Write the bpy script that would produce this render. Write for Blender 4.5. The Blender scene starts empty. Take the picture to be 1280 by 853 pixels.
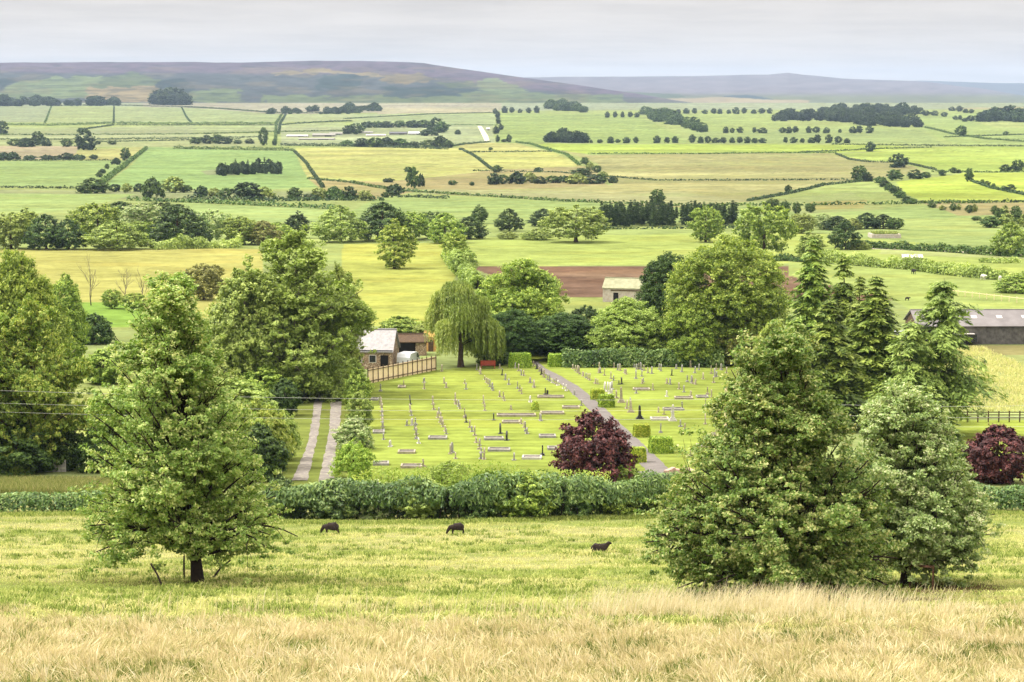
import bpy, math, random
import numpy as np
from mathutils import Vector, Matrix

random.seed(7)
SC = bpy.context.scene
COL = SC.collection
PI = math.pi
# ------------------------------------------------------------------ camera numbers
F, CX, CY, Y0 = 2738.0, 640.0, 426.5, 125.0
PITCH = math.atan((CY - Y0) / F)
CAMZ = 46.0
sP, cP = math.sin(PITCH), math.cos(PITCH)
cam = bpy.data.cameras.new('camera')
cam.sensor_width = 36; cam.lens = 36 * F / 1280
cam.clip_start = .5; cam.clip_end = 40000
camo = bpy.data.objects.new('camera', cam); COL.objects.link(camo)
camo.location = (0, 0, CAMZ); camo.rotation_euler = (PI / 2 - PITCH, 0, 0)
SC.camera = camo

# ------------------------------------------------------------------ noise
def _hash(ix, iy, seed):
    v = np.sin(ix * 127.1 + iy * 311.7 + seed * 74.7) * 43758.5453
    return v - np.floor(v)
def vnoise(x, y, seed=0):
    x = np.asarray(x, float); y = np.asarray(y, float)
    ix = np.floor(x); iy = np.floor(y); fx = x - ix; fy = y - iy
    fx = fx * fx * (3 - 2 * fx); fy = fy * fy * (3 - 2 * fy)
    a = _hash(ix, iy, seed); b = _hash(ix + 1, iy, seed); c = _hash(ix, iy + 1, seed); d = _hash(ix + 1, iy + 1, seed)
    return (a * (1 - fx) + b * fx) * (1 - fy) + (c * (1 - fx) + d * fx) * fy
def fbm(x, y, seed=0, o=4):
    s = 0; a = .5; t = 0
    for k in range(o):
        s = s + a * vnoise(x * 2 ** k, y * 2 ** k, seed + k * 3); t += a; a *= .5
    return s / t
def smooth(e0, e1, x):
    t = np.clip((x - e0) / (e1 - e0), 0, 1)
    return t * t * (3 - 2 * t)

# ------------------------------------------------------------------ terrain: a hillside falling to a valley floor, rising beyond
PROF = [(853, 45), (765, 70), (728, 90), (690, 115), (655, 142), (600, 172), (560, 196), (520, 224), (480, 258), (455, 280), (430, 308), (400, 352),
        (370, 405), (340, 470), (310, 560), (290, 640), (270, 750), (250, 900), (235, 1060), (215, 1350), (200, 1600), (185, 1900), (170, 2300),
        (155, 2900), (145, 3500), (135, 4200), (128.5, 4900)]
_d = [-60, -20, 0, 20]; _z = [-12, -4, 1.75, 6.6]
for y, d in PROF:
    _d.append(d); _z.append(d * math.tan(PITCH + math.atan((y - CY) / F)))
_d += [5300, 6000, 20000]; _z += [6, 22, 60]
_lg = np.linspace(math.log(10), math.log(20070), 2400)
_lv = np.interp(np.exp(_lg) - 70, _d, _z)
for _ in range(3):
    k = 27
    p = np.pad(_lv, k // 2, mode='edge'); _lv = np.convolve(p, np.ones(k) / k, 'valid')
def drop(Y):
    return np.interp(np.log(np.maximum(np.asarray(Y, float) + 70, 10)), _lg, _lv)
def und(X, Y):
    near = .22 * (fbm(X / 9, Y / 9, 5, 2) - .5) + .5 * (fbm(X / 26, Y / 26, 9, 2) - .5)
    far = 5.0 * (fbm(X / 320, Y / 420, 3, 2) - .5)
    return near * (1 - smooth(150, 190, Y)) + far * smooth(700, 1500, Y) * (1 - smooth(4300, 4800, Y))
def hgt(X, Y):
    return CAMZ - drop(Y) + und(np.asarray(X, float), np.asarray(Y, float))
def tube_z(X, Y): return float(hgt(X, Y))
_YS = np.exp(np.linspace(math.log(30), math.log(5200), 5000))
def hit(px, py):
    """the ground point under photo pixel (px, py)"""
    u = (px - CX) / F; v = (CY - py) / F
    dy = cP + v * sP; dz = -sP + v * cP
    X = _YS * u / dy; Z = CAMZ + _YS * dz / dy
    g = hgt(X, _YS)
    k = np.argmax(Z < g)
    if Z[k] >= g[k]: k = len(_YS) - 1
    if k == 0: Y = _YS[0]
    else:
        a = Z[k - 1] - g[k - 1]; b = Z[k] - g[k]; t = a / (a - b) if a != b else 0
        Y = _YS[k - 1] + (_YS[k] - _YS[k - 1]) * t
    x = Y * u / dy
    return Vector((x, Y, float(hgt(x, Y))))
def mpp(Y): return Y / F          # metres one photo pixel covers at distance Y
def lin(c):
    c = np.asarray(c, float) / 255
    return np.where(c <= .04045, c / 12.92, ((c + .055) / 1.055) ** 2.4)
KEXP = 3.75                        # how bright a white horizontal surface shows under this sky
def alb(c): return np.minimum(lin(c) / KEXP, .62)
def field(c):
    r, g, b = c; k = min(max((g - r) / 48, 0), 1)
    if r - g > 22: return alb((r, g, b))
    db = 12 if r > g + 9 else 24
    if b < 150 and abs(r - g) < 14: g += 5; r += 1
    return alb((min(r + 34 * k, 236), min(g + 8, 238), min(b + db, 220)))

# ------------------------------------------------------------------ mesh helpers
def mk_mesh(name, verts, faces, attrs=None, smooth_=False):
    """verts (N,3), faces (M,k) array of equal-sized polygons"""
    verts = np.asarray(verts, np.float32); faces = np.asarray(faces, np.int32)
    me = bpy.data.meshes.new(name)
    me.vertices.add(len(verts)); me.vertices.foreach_set('co', verts.ravel())
    m, k = faces.shape
    me.loops.add(m * k); me.loops.foreach_set('vertex_index', faces.ravel())
    me.polygons.add(m); me.polygons.foreach_set('loop_start', np.arange(0, m * k, k, dtype=np.int32))
    me.polygons.foreach_set('use_smooth', np.full(m, smooth_))
    for nm, (tp, data) in (attrs or {}).items():
        a = me.attributes.new(nm, tp, 'POINT')
        if tp == 'FLOAT': a.data.foreach_set('value', np.asarray(data, np.float32).ravel())
        else: a.data.foreach_set('color', np.asarray(data, np.float32).ravel())
    me.update(calc_edges=True)
    return me
class MB:
    """collects boxes, prisms and tubes and links them as ONE mesh"""
    def __init__(s): s.v = []; s.f = []
    def add(s, vs, fs):
        b = len(s.v); s.v += [tuple(v) for v in vs]; s.f += [tuple(i + b for i in f) for f in fs]
    def box(s, c, d, rz=0, taper=1.0, M=None):
        x, y, z = d[0] / 2, d[1] / 2, d[2] / 2
        vs = []
        for sz in (-1, 1):
            t = 1 if sz < 0 else taper
            for sx, sy in ((-1, -1), (1, -1), (1, 1), (-1, 1)): vs.append(Vector((sx * x * t, sy * y * t, sz * z)))
        R = Matrix.Rotation(rz, 3, 'Z') if M is None else M
        vs = [R @ v + Vector(c) for v in vs]
        s.add(vs, [(3, 2, 1, 0), (4, 5, 6, 7), (0, 1, 5, 4), (1, 2, 6, 5), (2, 3, 7, 6), (3, 0, 4, 7)])
    def prism(s, poly, axis, a, b):
        """poly: 2-D outline, pushed along axis x or y from a to b"""
        n = len(poly); vs = []
        for t in (a, b):
            for p, q in poly: vs.append((t, p, q) if axis == 'x' else (p, t, q))
        fs = [tuple(range(n))[::-1], tuple(range(n, 2 * n))] + [(i, (i + 1) % n, n + (i + 1) % n, n + i) for i in range(n)]
        s.add(vs, fs)
    def tube(s, pts, rad, n=6):
        pts = [Vector(p) for p in pts]; b = len(s.v)
        for i, p in enumerate(pts):
            t = (pts[min(i + 1, len(pts) - 1)] - pts[max(i - 1, 0)]).normalized()
            u = t.cross(Vector((.3, .2, 1)) if abs(t.z) < .9 else Vector((1, 0, .1))).normalized(); w = t.cross(u)
            r = rad[i] if hasattr(rad, '__len__') else rad
            for k in range(n):
                a = 2 * PI * k / n; s.v.append(tuple(p + u * math.cos(a) * r + w * math.sin(a) * r))
        for i in range(len(pts) - 1):
            for k in range(n):
                s.f.append((b + i * n + k, b + i * n + (k + 1) % n, b + (i + 1) * n + (k + 1) % n, b + (i + 1) * n + k))
        s.f.append(tuple(b + k for k in range(n))[::-1]); s.f.append(tuple(b + (len(pts) - 1) * n + k for k in range(n)))
    def mesh(s, name, sm=False):
        me = bpy.data.meshes.new(name); me.from_pydata(s.v, [], s.f)
        if sm: me.polygons.foreach_set('use_smooth', [True] * len(me.polygons))
        me.update(); return me
def link(name, me, mat=None, parent=None, loc=None, rz=None):
    o = bpy.data.objects.new(name, me); COL.objects.link(o)
    if mat is not None and me is not None:
        if not me.materials: me.materials.append(mat)
        elif me.materials[0] != mat:
            o.material_slots[0].link = 'OBJECT'; o.material_slots[0].material = mat
    if parent is not None: o.parent = parent
    if loc is not None: o.location = loc
    if rz is not None: o.rotation_euler = (0, 0, rz)
    return o
def tag(o, label, cat, group=None, kind=None):
    if label: o['label'] = label
    if cat: o['category'] = cat
    if group: o['group'] = group
    if kind: o['kind'] = kind
    return o
def thing(name, label, cat, loc=(0, 0, 0), rz=0, group=None):
    o = bpy.data.objects.new(name, None); COL.objects.link(o)
    o.location = loc; o.rotation_euler = (0, 0, rz); o.empty_display_size = .3
    return tag(o, label, cat, group)
def struct(name, me, mat): return tag(link(name, me, mat), None, None, kind='structure')

# ------------------------------------------------------------------ materials
def newmat(name):
    m = bpy.data.materials.new(name); m.use_nodes = True
    nt = m.node_tree; nt.nodes.clear()
    out = nt.nodes.new('ShaderNodeOutputMaterial')
    return m, nt, nt.nodes, out
def nd(nt, tp, **kw):
    n = nt.nodes.new(tp)
    for k, v in kw.items():
        if k in n.inputs.keys() if isinstance(k, str) else False: n.inputs[k].default_value = v
        else: setattr(n, k, v)
    return n
def math_(nt, op, a, b=None, c=None):
    n = nt.nodes.new('ShaderNodeMath'); n.operation = op
    for i, v in enumerate((a, b, c)):
        if v is None: continue
        if hasattr(v, 'links'): nt.links.new(v, n.inputs[i])
        else: n.inputs[i].default_value = v
    return n.outputs[0]
def noise_(nt, vec, scale, detail=3, rough=.55):
    n = nt.nodes.new('ShaderNodeTexNoise'); n.inputs['Scale'].default_value = scale
    n.inputs['Detail'].default_value = detail; n.inputs['Roughness'].default_value = rough
    if vec is not None: nt.links.new(vec, n.inputs['Vector'])
    return n.outputs['Fac']
def ramp_(nt, fac, stops):
    n = nt.nodes.new('ShaderNodeValToRGB'); e = n.color_ramp.elements
    while len(e) < len(stops): e.new(.5)
    for i, (p, c) in enumerate(stops):
        e[i].position = p; e[i].color = (*[float(q) for q in c][:3], 1)
    nt.links.new(fac, n.inputs[0]); return n.outputs[0]
def mixc(nt, fac, a, b, mode='MIX'):
    n = nt.nodes.new('ShaderNodeMix'); n.data_type = 'RGBA'; n.blend_type = mode
    for idx, v in ((0, fac), (6, a), (7, b)):
        if hasattr(v, 'links'): nt.links.new(v, n.inputs[idx])
        elif idx == 0: n.inputs[0].default_value = v
        else: n.inputs[idx].default_value = (*[float(q) for q in v][:3], 1)
    return n.outputs[2]
def solid(name, c, c2=None, scale=2.0, rough=.85, bump=0, metal=0, spec=.3, c3=None):
    """a mottled procedural surface: colours given as sRGB of the thing itself"""
    m, nt, N, out = newmat(name)
    geo = nd(nt, 'ShaderNodeTexCoord'); v = geo.outputs['Object']
    a = lin(c) * .8; b = lin(c2) * .8 if c2 is not None else a * .75
    col = ramp_(nt, noise_(nt, v, scale, 5, .65), [(.3, b), (.68, a)])
    if c3 is not None:
        f = nd(nt, 'ShaderNodeMapRange'); f.inputs[1].default_value = .52; f.inputs[2].default_value = .66
        nt.links.new(noise_(nt, v, scale * 2.7, 4), f.inputs[0]); col = mixc(nt, f.outputs[0], col, lin(c3))
    p = nd(nt, 'ShaderNodeBsdfPrincipled'); nt.links.new(col, p.inputs['Base Color'])
    p.inputs['Roughness'].default_value = rough; p.inputs['Metallic'].default_value = metal; p.inputs['Specular IOR Level'].default_value = spec
    if bump:
        bn = nd(nt, 'ShaderNodeBump'); bn.inputs['Strength'].default_value = bump; bn.inputs['Distance'].default_value = .05
        nt.links.new(noise_(nt, v, scale * 5, 4), bn.inputs['Height']); nt.links.new(bn.outputs[0], p.inputs['Normal'])
    nt.links.new(p.outputs[0], out.inputs[0]); return m
def leafmat(name, dark, mid, light, trans=.3, spec=.25, var=.25):
    """leaves: per-leaf tint attribute runs dark > mid > light (sRGB of the leaf), light passes through"""
    m, nt, N, out = newmat(name)
    at = nd(nt, 'ShaderNodeAttribute'); at.attribute_name = 'tint'
    oi = nd(nt, 'ShaderNodeObjectInfo')
    LG = np.array((1.52, 1.48, 1.2))
    col = ramp_(nt, at.outputs['Fac'], [(.05, lin(dark) * LG * .95), (.5, lin(mid) * LG), (.95, np.minimum(lin(light) * LG * 1.0, .6))])
    hs = nd(nt, 'ShaderNodeHueSaturation'); nt.links.new(col, hs.inputs['Color'])
    nt.links.new(math_(nt, 'MULTIPLY_ADD', oi.outputs['Random'], .016, .492), hs.inputs['Hue'])
    nt.links.new(math_(nt, 'MULTIPLY_ADD', oi.outputs['Random'], var, 1 - var / 2), hs.inputs['Value'])
    p = nd(nt, 'ShaderNodeBsdfPrincipled'); p.inputs['Roughness'].default_value = .5; p.inputs['Specular IOR Level'].default_value = spec
    nt.links.new(hs.outputs[0], p.inputs['Base Color'])
    tr = nd(nt, 'ShaderNodeBsdfTranslucent')
    tc = mixc(nt, 1.0, hs.outputs[0], (1.25, 1.3, .7), 'MULTIPLY'); nt.links.new(tc, tr.inputs[0])
    mx = nd(nt, 'ShaderNodeMixShader'); mx.inputs[0].default_value = trans
    nt.links.new(p.outputs[0], mx.inputs[1]); nt.links.new(tr.outputs[0], mx.inputs[2]); nt.links.new(mx.outputs[0], out.inputs[0])
    return m

# ------------------------------------------------------------------ sky, sun, exposure
SUN_EL, SUN_DIR = math.radians(52), Vector((-.95, .12))      # the sun stands behind thin cloud, high on the left
w = bpy.data.worlds.new('World'); SC.world = w; w.use_nodes = True
nt = w.node_tree; nt.nodes.clear()
out = nt.nodes.new('ShaderNodeOutputWorld'); bg = nt.nodes.new('ShaderNodeBackground'); bg.inputs[1].default_value = .1
sky = nt.nodes.new('ShaderNodeTexSky'); sky.sky_type = 'NISHITA'; sky.sun_disc = False
sky.sun_elevation = SUN_EL; sky.sun_rotation = math.atan2(SUN_DIR.x, SUN_DIR.y); sky.altitude = 200; sky.dust_density = 2
tc = nt.nodes.new('ShaderNodeTexCoord'); sx = nt.nodes.new('ShaderNodeSeparateXYZ'); nt.links.new(tc.outputs['Generated'], sx.inputs[0])
zz = math_(nt, 'ADD', math_(nt, 'MAXIMUM', sx.outputs[2], 0), .045)
cb = nt.nodes.new('ShaderNodeCombineXYZ')
nt.links.new(math_(nt, 'DIVIDE', sx.outputs[0], zz), cb.inputs[0]); nt.links.new(math_(nt, 'DIVIDE', sx.outputs[1], zz), cb.inputs[1])
n1 = noise_(nt, cb.outputs[0], .75, 8, .64); n2 = noise_(nt, cb.outputs[0], .2, 3, .5)
cl = math_(nt, 'ADD', math_(nt, 'MULTIPLY', n1, .55), math_(nt, 'MULTIPLY', n2, .45))
SKYB = 2.04
low = np.array((1.04, .95, .865)) * SKYB
ccol = ramp_(nt, cl, [(.34, low * .80), (.44, low * .91), (.51, low * 1.0), (.62, low * 1.10)])
# a cloud deck is brighter overhead than at the horizon
zen = math_(nt, 'MULTIPLY_ADD', math_(nt, 'POWER', math_(nt, 'MAXIMUM', sx.outputs[2], 0), 1.3), 5.2, .98)
sc_ = nt.nodes.new('ShaderNodeVectorMath'); sc_.operation = 'SCALE'; nt.links.new(ccol, sc_.inputs[0]); nt.links.new(zen, sc_.inputs['Scale'])
skc = mixc(nt, .97, sky.outputs[0], sc_.outputs[0])
nt.links.new(skc, bg.inputs[0]); nt.links.new(bg.outputs[0], out.inputs[0])
sl = bpy.data.lights.new('sun', 'SUN'); sl.energy = 1.5; sl.angle = math.radians(10); sl.color = (1, .95, .86)
so = bpy.data.objects.new('sun', sl); COL.objects.link(so)
dv = -Vector((SUN_DIR.x * math.cos(SUN_EL) / SUN_DIR.length, SUN_DIR.y * math.cos(SUN_EL) / SUN_DIR.length, math.sin(SUN_EL)))
so.rotation_euler = dv.to_track_quat('-Z', 'Y').to_euler()
so.location = (-60, -30, 120)
vs = SC.view_settings; vs.view_transform = 'Standard'; vs.look = 'None'; vs.exposure = 1.8; vs.gamma = 1; vs.use_curve_mapping = False
SC.render.engine = 'CYCLES'
cy = SC.cycles; cy.max_bounces = 6; cy.diffuse_bounces = 3; cy.glossy_bounces = 1; cy.transmission_bounces = 3; cy.volume_bounces = 0
cy.transparent_max_bounces = 4; cy.caustics_reflective = False; cy.caustics_refractive = False
cy.use_denoising = True
try: cy.denoiser = 'OPENIMAGEDENOISE'; cy.denoising_input_passes = 'RGB_ALBEDO_NORMAL'
except Exception: pass
cy.sample_clamp_indirect = 4
cy.use_adaptive_sampling = False
# ------------------------------------------------------------------ the ground: one sheet, coloured by the fields it carries
FIELDS = [  # outline in photo pixels, then the colour the field shows; later ones lie over earlier ones
    # --- the far rise
    ([(-300, 128), (1600, 128), (1600, 137), (-300, 137)], (186, 194, 146)),
    ([(180, 129), (630, 129), (630, 137), (480, 141), (350, 143), (180, 134)], (206, 196, 166)),
    ([(480, 135), (625, 135), (620, 141), (470, 143)], (216, 204, 164)),
    ([(-300, 133), (64, 133), (55, 153), (-300, 155)], (178, 188, 132)),
    ([(64, 133), (142, 133), (142, 153), (55, 154)], (172, 202, 122)),
    ([(142, 133), (228, 135), (238, 153), (142, 153)], (172, 204, 128)),
    ([(228, 135), (348, 143), (344, 153), (238, 154)], (168, 202, 126)),
    ([(354, 143), (445, 143), (438, 151), (352, 153)], (188, 208, 136)),
    ([(-300, 160), (100, 160), (100, 168), (-300, 168)], (186, 206, 132)),
    ([(110, 160), (240, 157), (240, 168), (110, 168)], (184, 200, 132)),
    ([(240, 158), (430, 154), (430, 163), (240, 167)], (178, 204, 130)),
    ([(-300, 169), (330, 167), (330, 174), (-300, 175)], (192, 210, 138)),
    ([(-300, 175), (330, 173), (330, 183), (-300, 184)], (190, 206, 128)),
    ([(-300, 183), (100, 183), (90, 199), (-300, 199)], (220, 200, 160)),
    ([(100, 187), (184, 184), (160, 200), (85, 200)], (218, 208, 134)),
    ([(440, 143), (620, 143), (620, 156), (440, 158)], (170, 206, 132)),
    ([(440, 156), (620, 156), (620, 180), (440, 180)], (184, 206, 138)),
    ([(350, 160), (445, 158), (445, 180), (350, 182)], (186, 204, 140)),
    # --- green and yellow fields, left
    ([(-300, 201), (152, 201), (118, 233), (-300, 233)], (150, 204, 112)),
    ([(186, 184), (366, 189), (404, 234), (300, 238), (126, 233)], (146, 206, 112)),
    ([(250, 214), (300, 205), (300, 219), (256, 219)], (172, 176, 116)),
    ([(369, 185), (575, 185), (613, 212), (480, 228), (386, 222)], (224, 216, 122)),
    ([(570, 180), (645, 178), (690, 190), (582, 191)], (220, 210, 132)),
    ([(585, 191), (692, 190), (726, 209), (614, 212)], (222, 216, 120)),
    ([(386, 223), (480, 228), (614, 212), (740, 208), (760, 232), (520, 240), (470, 250), (400, 238)], (204, 188, 128)),
    ([(-300, 236), (420, 240), (420, 249), (-300, 250)], (176, 190, 118)),
    ([(-300, 241), (170, 243), (120, 256), (40, 268), (-300, 270)], (164, 216, 118)),
    ([(230, 254), (420, 262), (420, 284), (230, 270)], (160, 212, 116)),
    ([(480, 246), (560, 245), (860, 258), (1260, 258), (1300, 276), (900, 282), (480, 292), (420, 270)], (156, 208, 112)),
    # --- tan rough pasture, middle
    ([(690, 186), (735, 194), (1046, 192), (1085, 201), (1140, 205), (1160, 216), (1060, 226), (935, 252), (850, 260), (520, 241), (770, 231), (745, 205)], (202, 191, 130)),
    ([(500, 236), (850, 240), (935, 251), (850, 258), (530, 242)], (210, 202, 132)),
    # --- greens, right and centre
    ([(626, 142), (800, 144), (830, 160), (860, 179), (622, 179)], (152, 202, 104)),
    ([(660, 180), (1090, 181), (1160, 185), (1045, 191), (735, 193), (690, 187)], (172, 222, 92)),
    ([(810, 143), (975, 143), (990, 158), (900, 166), (845, 150)], (160, 206, 108)),
    ([(860, 166), (1010, 160), (1150, 162), (1180, 180), (860, 180)], (154, 200, 112)),
    ([(1040, 193), (1190, 183), (1600, 184), (1600, 216), (1190, 215), (1120, 204), (1085, 201)], (172, 222, 100)),
    ([(1150, 146), (1240, 140), (1600, 152), (1600, 184), (1200, 182), (1150, 162)], (158, 208, 112)),
    ([(1215, 152), (1600, 156), (1600, 164), (1250, 160)], (186, 218, 122)),
    ([(1175, 136), (1600, 130), (1600, 137), (1260, 138)], (214, 200, 150)),
    ([(1062, 228), (1130, 218), (1150, 245), (1240, 254), (1060, 262), (935, 252)], (168, 206, 110)),
    ([(1120, 228), (1210, 216), (1600, 216), (1600, 262), (1160, 254), (1140, 246)], (184, 226, 92)),
    ([(930, 253), (1062, 240), (1105, 262), (1000, 268)], (178, 204, 116)),
    ([(1010, 252), (1085, 250), (1080, 260), (1020, 262)], (204, 192, 122)),
    ([(1150, 253), (1600, 254), (1600, 268), (1200, 270)], (204, 190, 130)),
    # --- valley floor
    ([(-300, 290), (420, 283), (1600, 268), (1600, 330), (-300, 330)], (166, 212, 112)),
    ([(990, 288), (1600, 286), (1600, 322), (1080, 310), (990, 302)], (160, 210, 112)),
    ([(-300, 313), (330, 311), (330, 400), (-300, 400)], (226, 214, 122)),
    ([(430, 306), (572, 303), (575, 345), (530, 408), (420, 408)], (222, 220, 100)),
    ([(585, 297), (1000, 290), (1300, 318), (1300, 360), (1100, 342), (985, 330), (585, 334)], (182, 226, 108)),
    ([(585, 333), (985, 333), (1140, 376), (1000, 378), (680, 371)], (168, 138, 116)),
    ([(660, 343), (800, 336), (985, 346), (1000, 356), (800, 352)], (186, 156, 128)),
    ([(672, 371), (1010, 378), (1010, 392), (680, 388)], (178, 210, 104)),
    ([(985, 322), (1600, 362), (1600, 400), (1150, 396), (1110, 372), (985, 345)], (174, 220, 110)),
    ([(1110, 303), (1280, 322), (1600, 330), (1600, 336), (1100, 318)], (214, 222, 130)),
    ([(-300, 378), (180, 378), (180, 410), (-300, 410)], (140, 208, 78)),
    ([(60, 455), (220, 455), (220, 560), (60, 560)], (190, 222, 116)),
    ([(1130, 432), (1600, 434), (1600, 446), (1130, 444)], (190, 176, 112)),
    ([(1120, 445), (1600, 446), (1600, 516), (1120, 514)], (206, 206, 116)),
    ([(1100, 526), (1600, 527), (1600, 596), (1100, 596)], (178, 222, 82)),
    # --- the burial ground and the lane beside it
    ([(330, 470), (450, 470), (450, 612), (330, 612)], (150, 178, 72)),
    ([(456, 476), (545, 462), (662, 452), (920, 456), (935, 520), (900, 604), (428, 604), (440, 540)], (172, 218, 86)),
    ([(655, 440), (700, 440), (712, 462), (664, 462)], (166, 204, 74)),
    ([(-300, 596), (160, 596), (160, 620), (-300, 620)], (160, 152, 88)),
]
def pip(poly, x, y):
    inside = np.zeros(x.shape, bool); n = len(poly)
    for i in range(n):
        x1, y1 = poly[i]; x2, y2 = poly[(i + 1) % n]
        if y1 == y2: continue
        c = ((y1 > y) != (y2 > y)) & (x < (x2 - x1) * (y - y1) / (y2 - y1) + x1)
        inside ^= c
    return inside
def build_ground():
    rows = [-40, -25, -12, -4, 4, 12, 20, 27, 33, 38]
    y = 905.0
    u_rows = []
    while y > 128.6:
        v = (CY - y) / F
        k = np.argmax(CAMZ + _YS * ((-sP + v * cP) / (cP + v * sP)) < CAMZ - drop(_YS))
        u_rows.append(float(_YS[k])); y -= 1.25 if y > 330 else .55
    u_rows = np.maximum.accumulate(np.array(u_rows)); u_rows = u_rows[u_rows > 39]
    u_rows = np.unique(np.round(u_rows, 2))
    Y = np.concatenate([rows, u_rows, [4960, 5050, 5200, 5500, 6000, 7000, 9000, 12000, 15500]])
    t_in = np.arange(-690, 691, 2.0) / F
    t_out = [.262, .275, .295, .32, .36, .42, .5, .6, .75]
    T = np.concatenate([[-q for q in t_out[::-1]], t_in, t_out])
    nr, nc = len(Y), len(T)
    YY = np.repeat(Y[:, None], nc, 1); XX = (YY + np.where(YY < 40, 45, 5)) * T[None, :]
    ZZ = hgt(XX, YY)
    col = np.empty((nr, nc, 3)); 
    base = field((170, 206, 112)); col[:] = base
    near = smooth(175, 140, YY)
    for poly, c in FIELDS:
        wp = [(p.x, p.y) for p in (hit(a, max(b, 128.7)) for a, b in poly)]
        xs = [p[0] for p in wp]; ys = [p[1] for p in wp]
        r = (Y >= min(ys)) & (Y <= max(ys))
        if not r.any(): continue
        jx = XX[r] + (fbm(XX[r] / (.012 * YY[r]), YY[r] / (.02 * YY[r] + 1), 7, 3) - .5) * .0045 * YY[r]; jy = YY[r] * (1 + (fbm(XX[r] / (.02 * YY[r]), YY[r] * 0, 8, 3) - .5) * .012)
        m = pip(wp, jx, jy); sub = col[r]; sub[m] = field(c); col[r] = sub
    # the sheep pasture and the long grass of the near hillside
    g = fbm(XX / 7, YY / 3.2, 21, 4); g2 = fbm(XX / 1.5, YY / .9, 27, 3)
    grn = alb((190, 207, 116)); yel = alb((224, 225, 150)); straw = alb((200, 178, 118)); 
    m1 = smooth(.36, .62, .65 * g + .35 * g2)[..., None]
    past = grn * (1 - m1) + yel * m1
    m2 = smooth(.3, .6, g2)[..., None]
    st = straw * (.72 + .28 * m2)
    edge = (smooth(82, 55, YY + (fbm(XX / 6, YY / 4, 33, 4) - .5) * 36) * .9)[..., None]
    tanp = (smooth(.55, .7, fbm(XX / 9, YY / 4, 37, 4)) * smooth(128, 96, YY) * .3)[..., None]; edge = np.maximum(edge, tanp)
    nearc = past * (1 - edge) + st * edge
    # bare trodden soil under the trees, plus painted shade under the lone pasture tree
    for (px, py, rx, ry, c, a) in ((246, 724, 5.6, 5.8, (122, 112, 62), .85), (1010, 752, 4.5, 4, (110, 92, 60), .9), (1150, 735, 4.2, 4.5, (128, 104, 70), .85), (1220, 748, 4, 1.2, (120, 96, 66), .8)):
        p = hit(px, py); q = ((XX - p.x) / rx) ** 2 + ((YY - p.y) / ry) ** 2 + (fbm(XX / 1.6, YY / 1.6, 41, 3) - .5) * 1.2
        mm = (smooth(1.15, .2, q) * a)[..., None]; nearc = nearc * (1 - mm) + alb(c) * mm
    nm = near[..., None]; col = col * (1 - nm) + nearc * nm
    # field texture that belongs to the land: mowing swaths, drill rows, tussocks, damp patches
    mid = smooth(150, 190, YY)
    a = fbm(XX / 14, YY / 9, 51, 4) - .5; b = fbm(XX / 90, YY / 60, 57, 4) - .5; d = fbm(XX / 2.5, YY / 1.7, 61, 3) - .5
    wgt = np.where(YY < 290, .85, np.where(YY < 330, .55, .5))
    f = 1 + mid * (a * wgt + b * np.where(YY > 500, .5, .12) + d * np.where(YY < 420, .55, .5))
    sw = np.sin((YY + XX * .06) * 2 * PI / 2.6 + 2 * a) * .10 * smooth(165, 180, YY) * (1 - smooth(285, 300, YY))
    # tramlines and drill rows in the crop fields, sheep tracks on the pastures
    crop = (col[..., 0] > col[..., 1] * .93) & (YY > 330) & (YY < 2300)
    tr = np.abs(((XX * .86 + YY * .22) / 22) % 1 - .5); sw = sw - crop * .10 * smooth(.06, .02, tr)
    wd = np.abs(fbm(XX / 60, YY / 25, 131, 4) - .5); sw = sw - .16 * smooth(.012, .003, wd) * smooth(330, 500, YY)
    col *= (f + sw)[..., None]
    # yellowing where grass is thin
    yl = (smooth(.5, .72, fbm(XX / 22, YY / 12, 71, 4)) * mid)[..., None] * .35
    col = col * (1 - yl) + col * np.array((1.16, .99, .8)) * yl
    # rough tan pasture: strong patches
    tanm = (np.abs(col[..., 0] - col[..., 1]) < .06) & (YY > 900) & (col[..., 0] > .15)
    pt = fbm(XX / 130, YY / 60, 81, 5); col[tanm] *= (0.66 + .68 * pt[tanm])[:, None]
    gp = (smooth(.48, .64, fbm(XX / 70, YY / 28, 83, 4)) * tanm * .3)[..., None]; col = col * (1 - gp) + col * np.array((.74, .92, .62)) * gp
    plo = (col[..., 0] > col[..., 1] * 1.15) & (YY > 380) & (YY < 620)
    col[plo] *= (.8 + .4 * fbm(XX[plo] / 30, YY[plo] / 4, 91, 4))[:, None]
    col = np.clip(col, .005, .6)
    V = np.stack([XX, YY, ZZ], -1).reshape(-1, 3)
    i = np.arange((nr - 1) * nc).reshape(nr - 1, nc)[:, :-1].ravel()
    Fc = np.stack([i, i + 1, i + nc + 1, i + nc], 1)
    C4 = np.concatenate([col.reshape(-1, 3), np.ones((nr * nc, 1))], 1)
    me = mk_mesh('ground', V, Fc, {'albedo': ('FLOAT_COLOR', C4)}, True)
    m, nt, N, out = newmat('ground_soil_and_turf')
    at = nd(nt, 'ShaderNodeAttribute'); at.attribute_name = 'albedo'
    g = nd(nt, 'ShaderNodeNewGeometry'); v = g.outputs['Position']
    f1 = noise_(nt, v, 1.3, 6, .7); f2 = noise_(nt, v, .09, 4, .6)
    k = math_(nt, 'ADD', math_(nt, 'MULTIPLY', f1, .8), math_(nt, 'MULTIPLY_ADD', f2, .5, .35))
    s = nd(nt, 'ShaderNodeVectorMath'); s.operation = 'SCALE'; nt.links.new(at.outputs['Color'], s.inputs[0]); nt.links.new(k, s.inputs['Scale'])
    p = nd(nt, 'ShaderNodeBsdfDiffuse'); nt.links.new(s.outputs[0], p.inputs[0])
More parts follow.
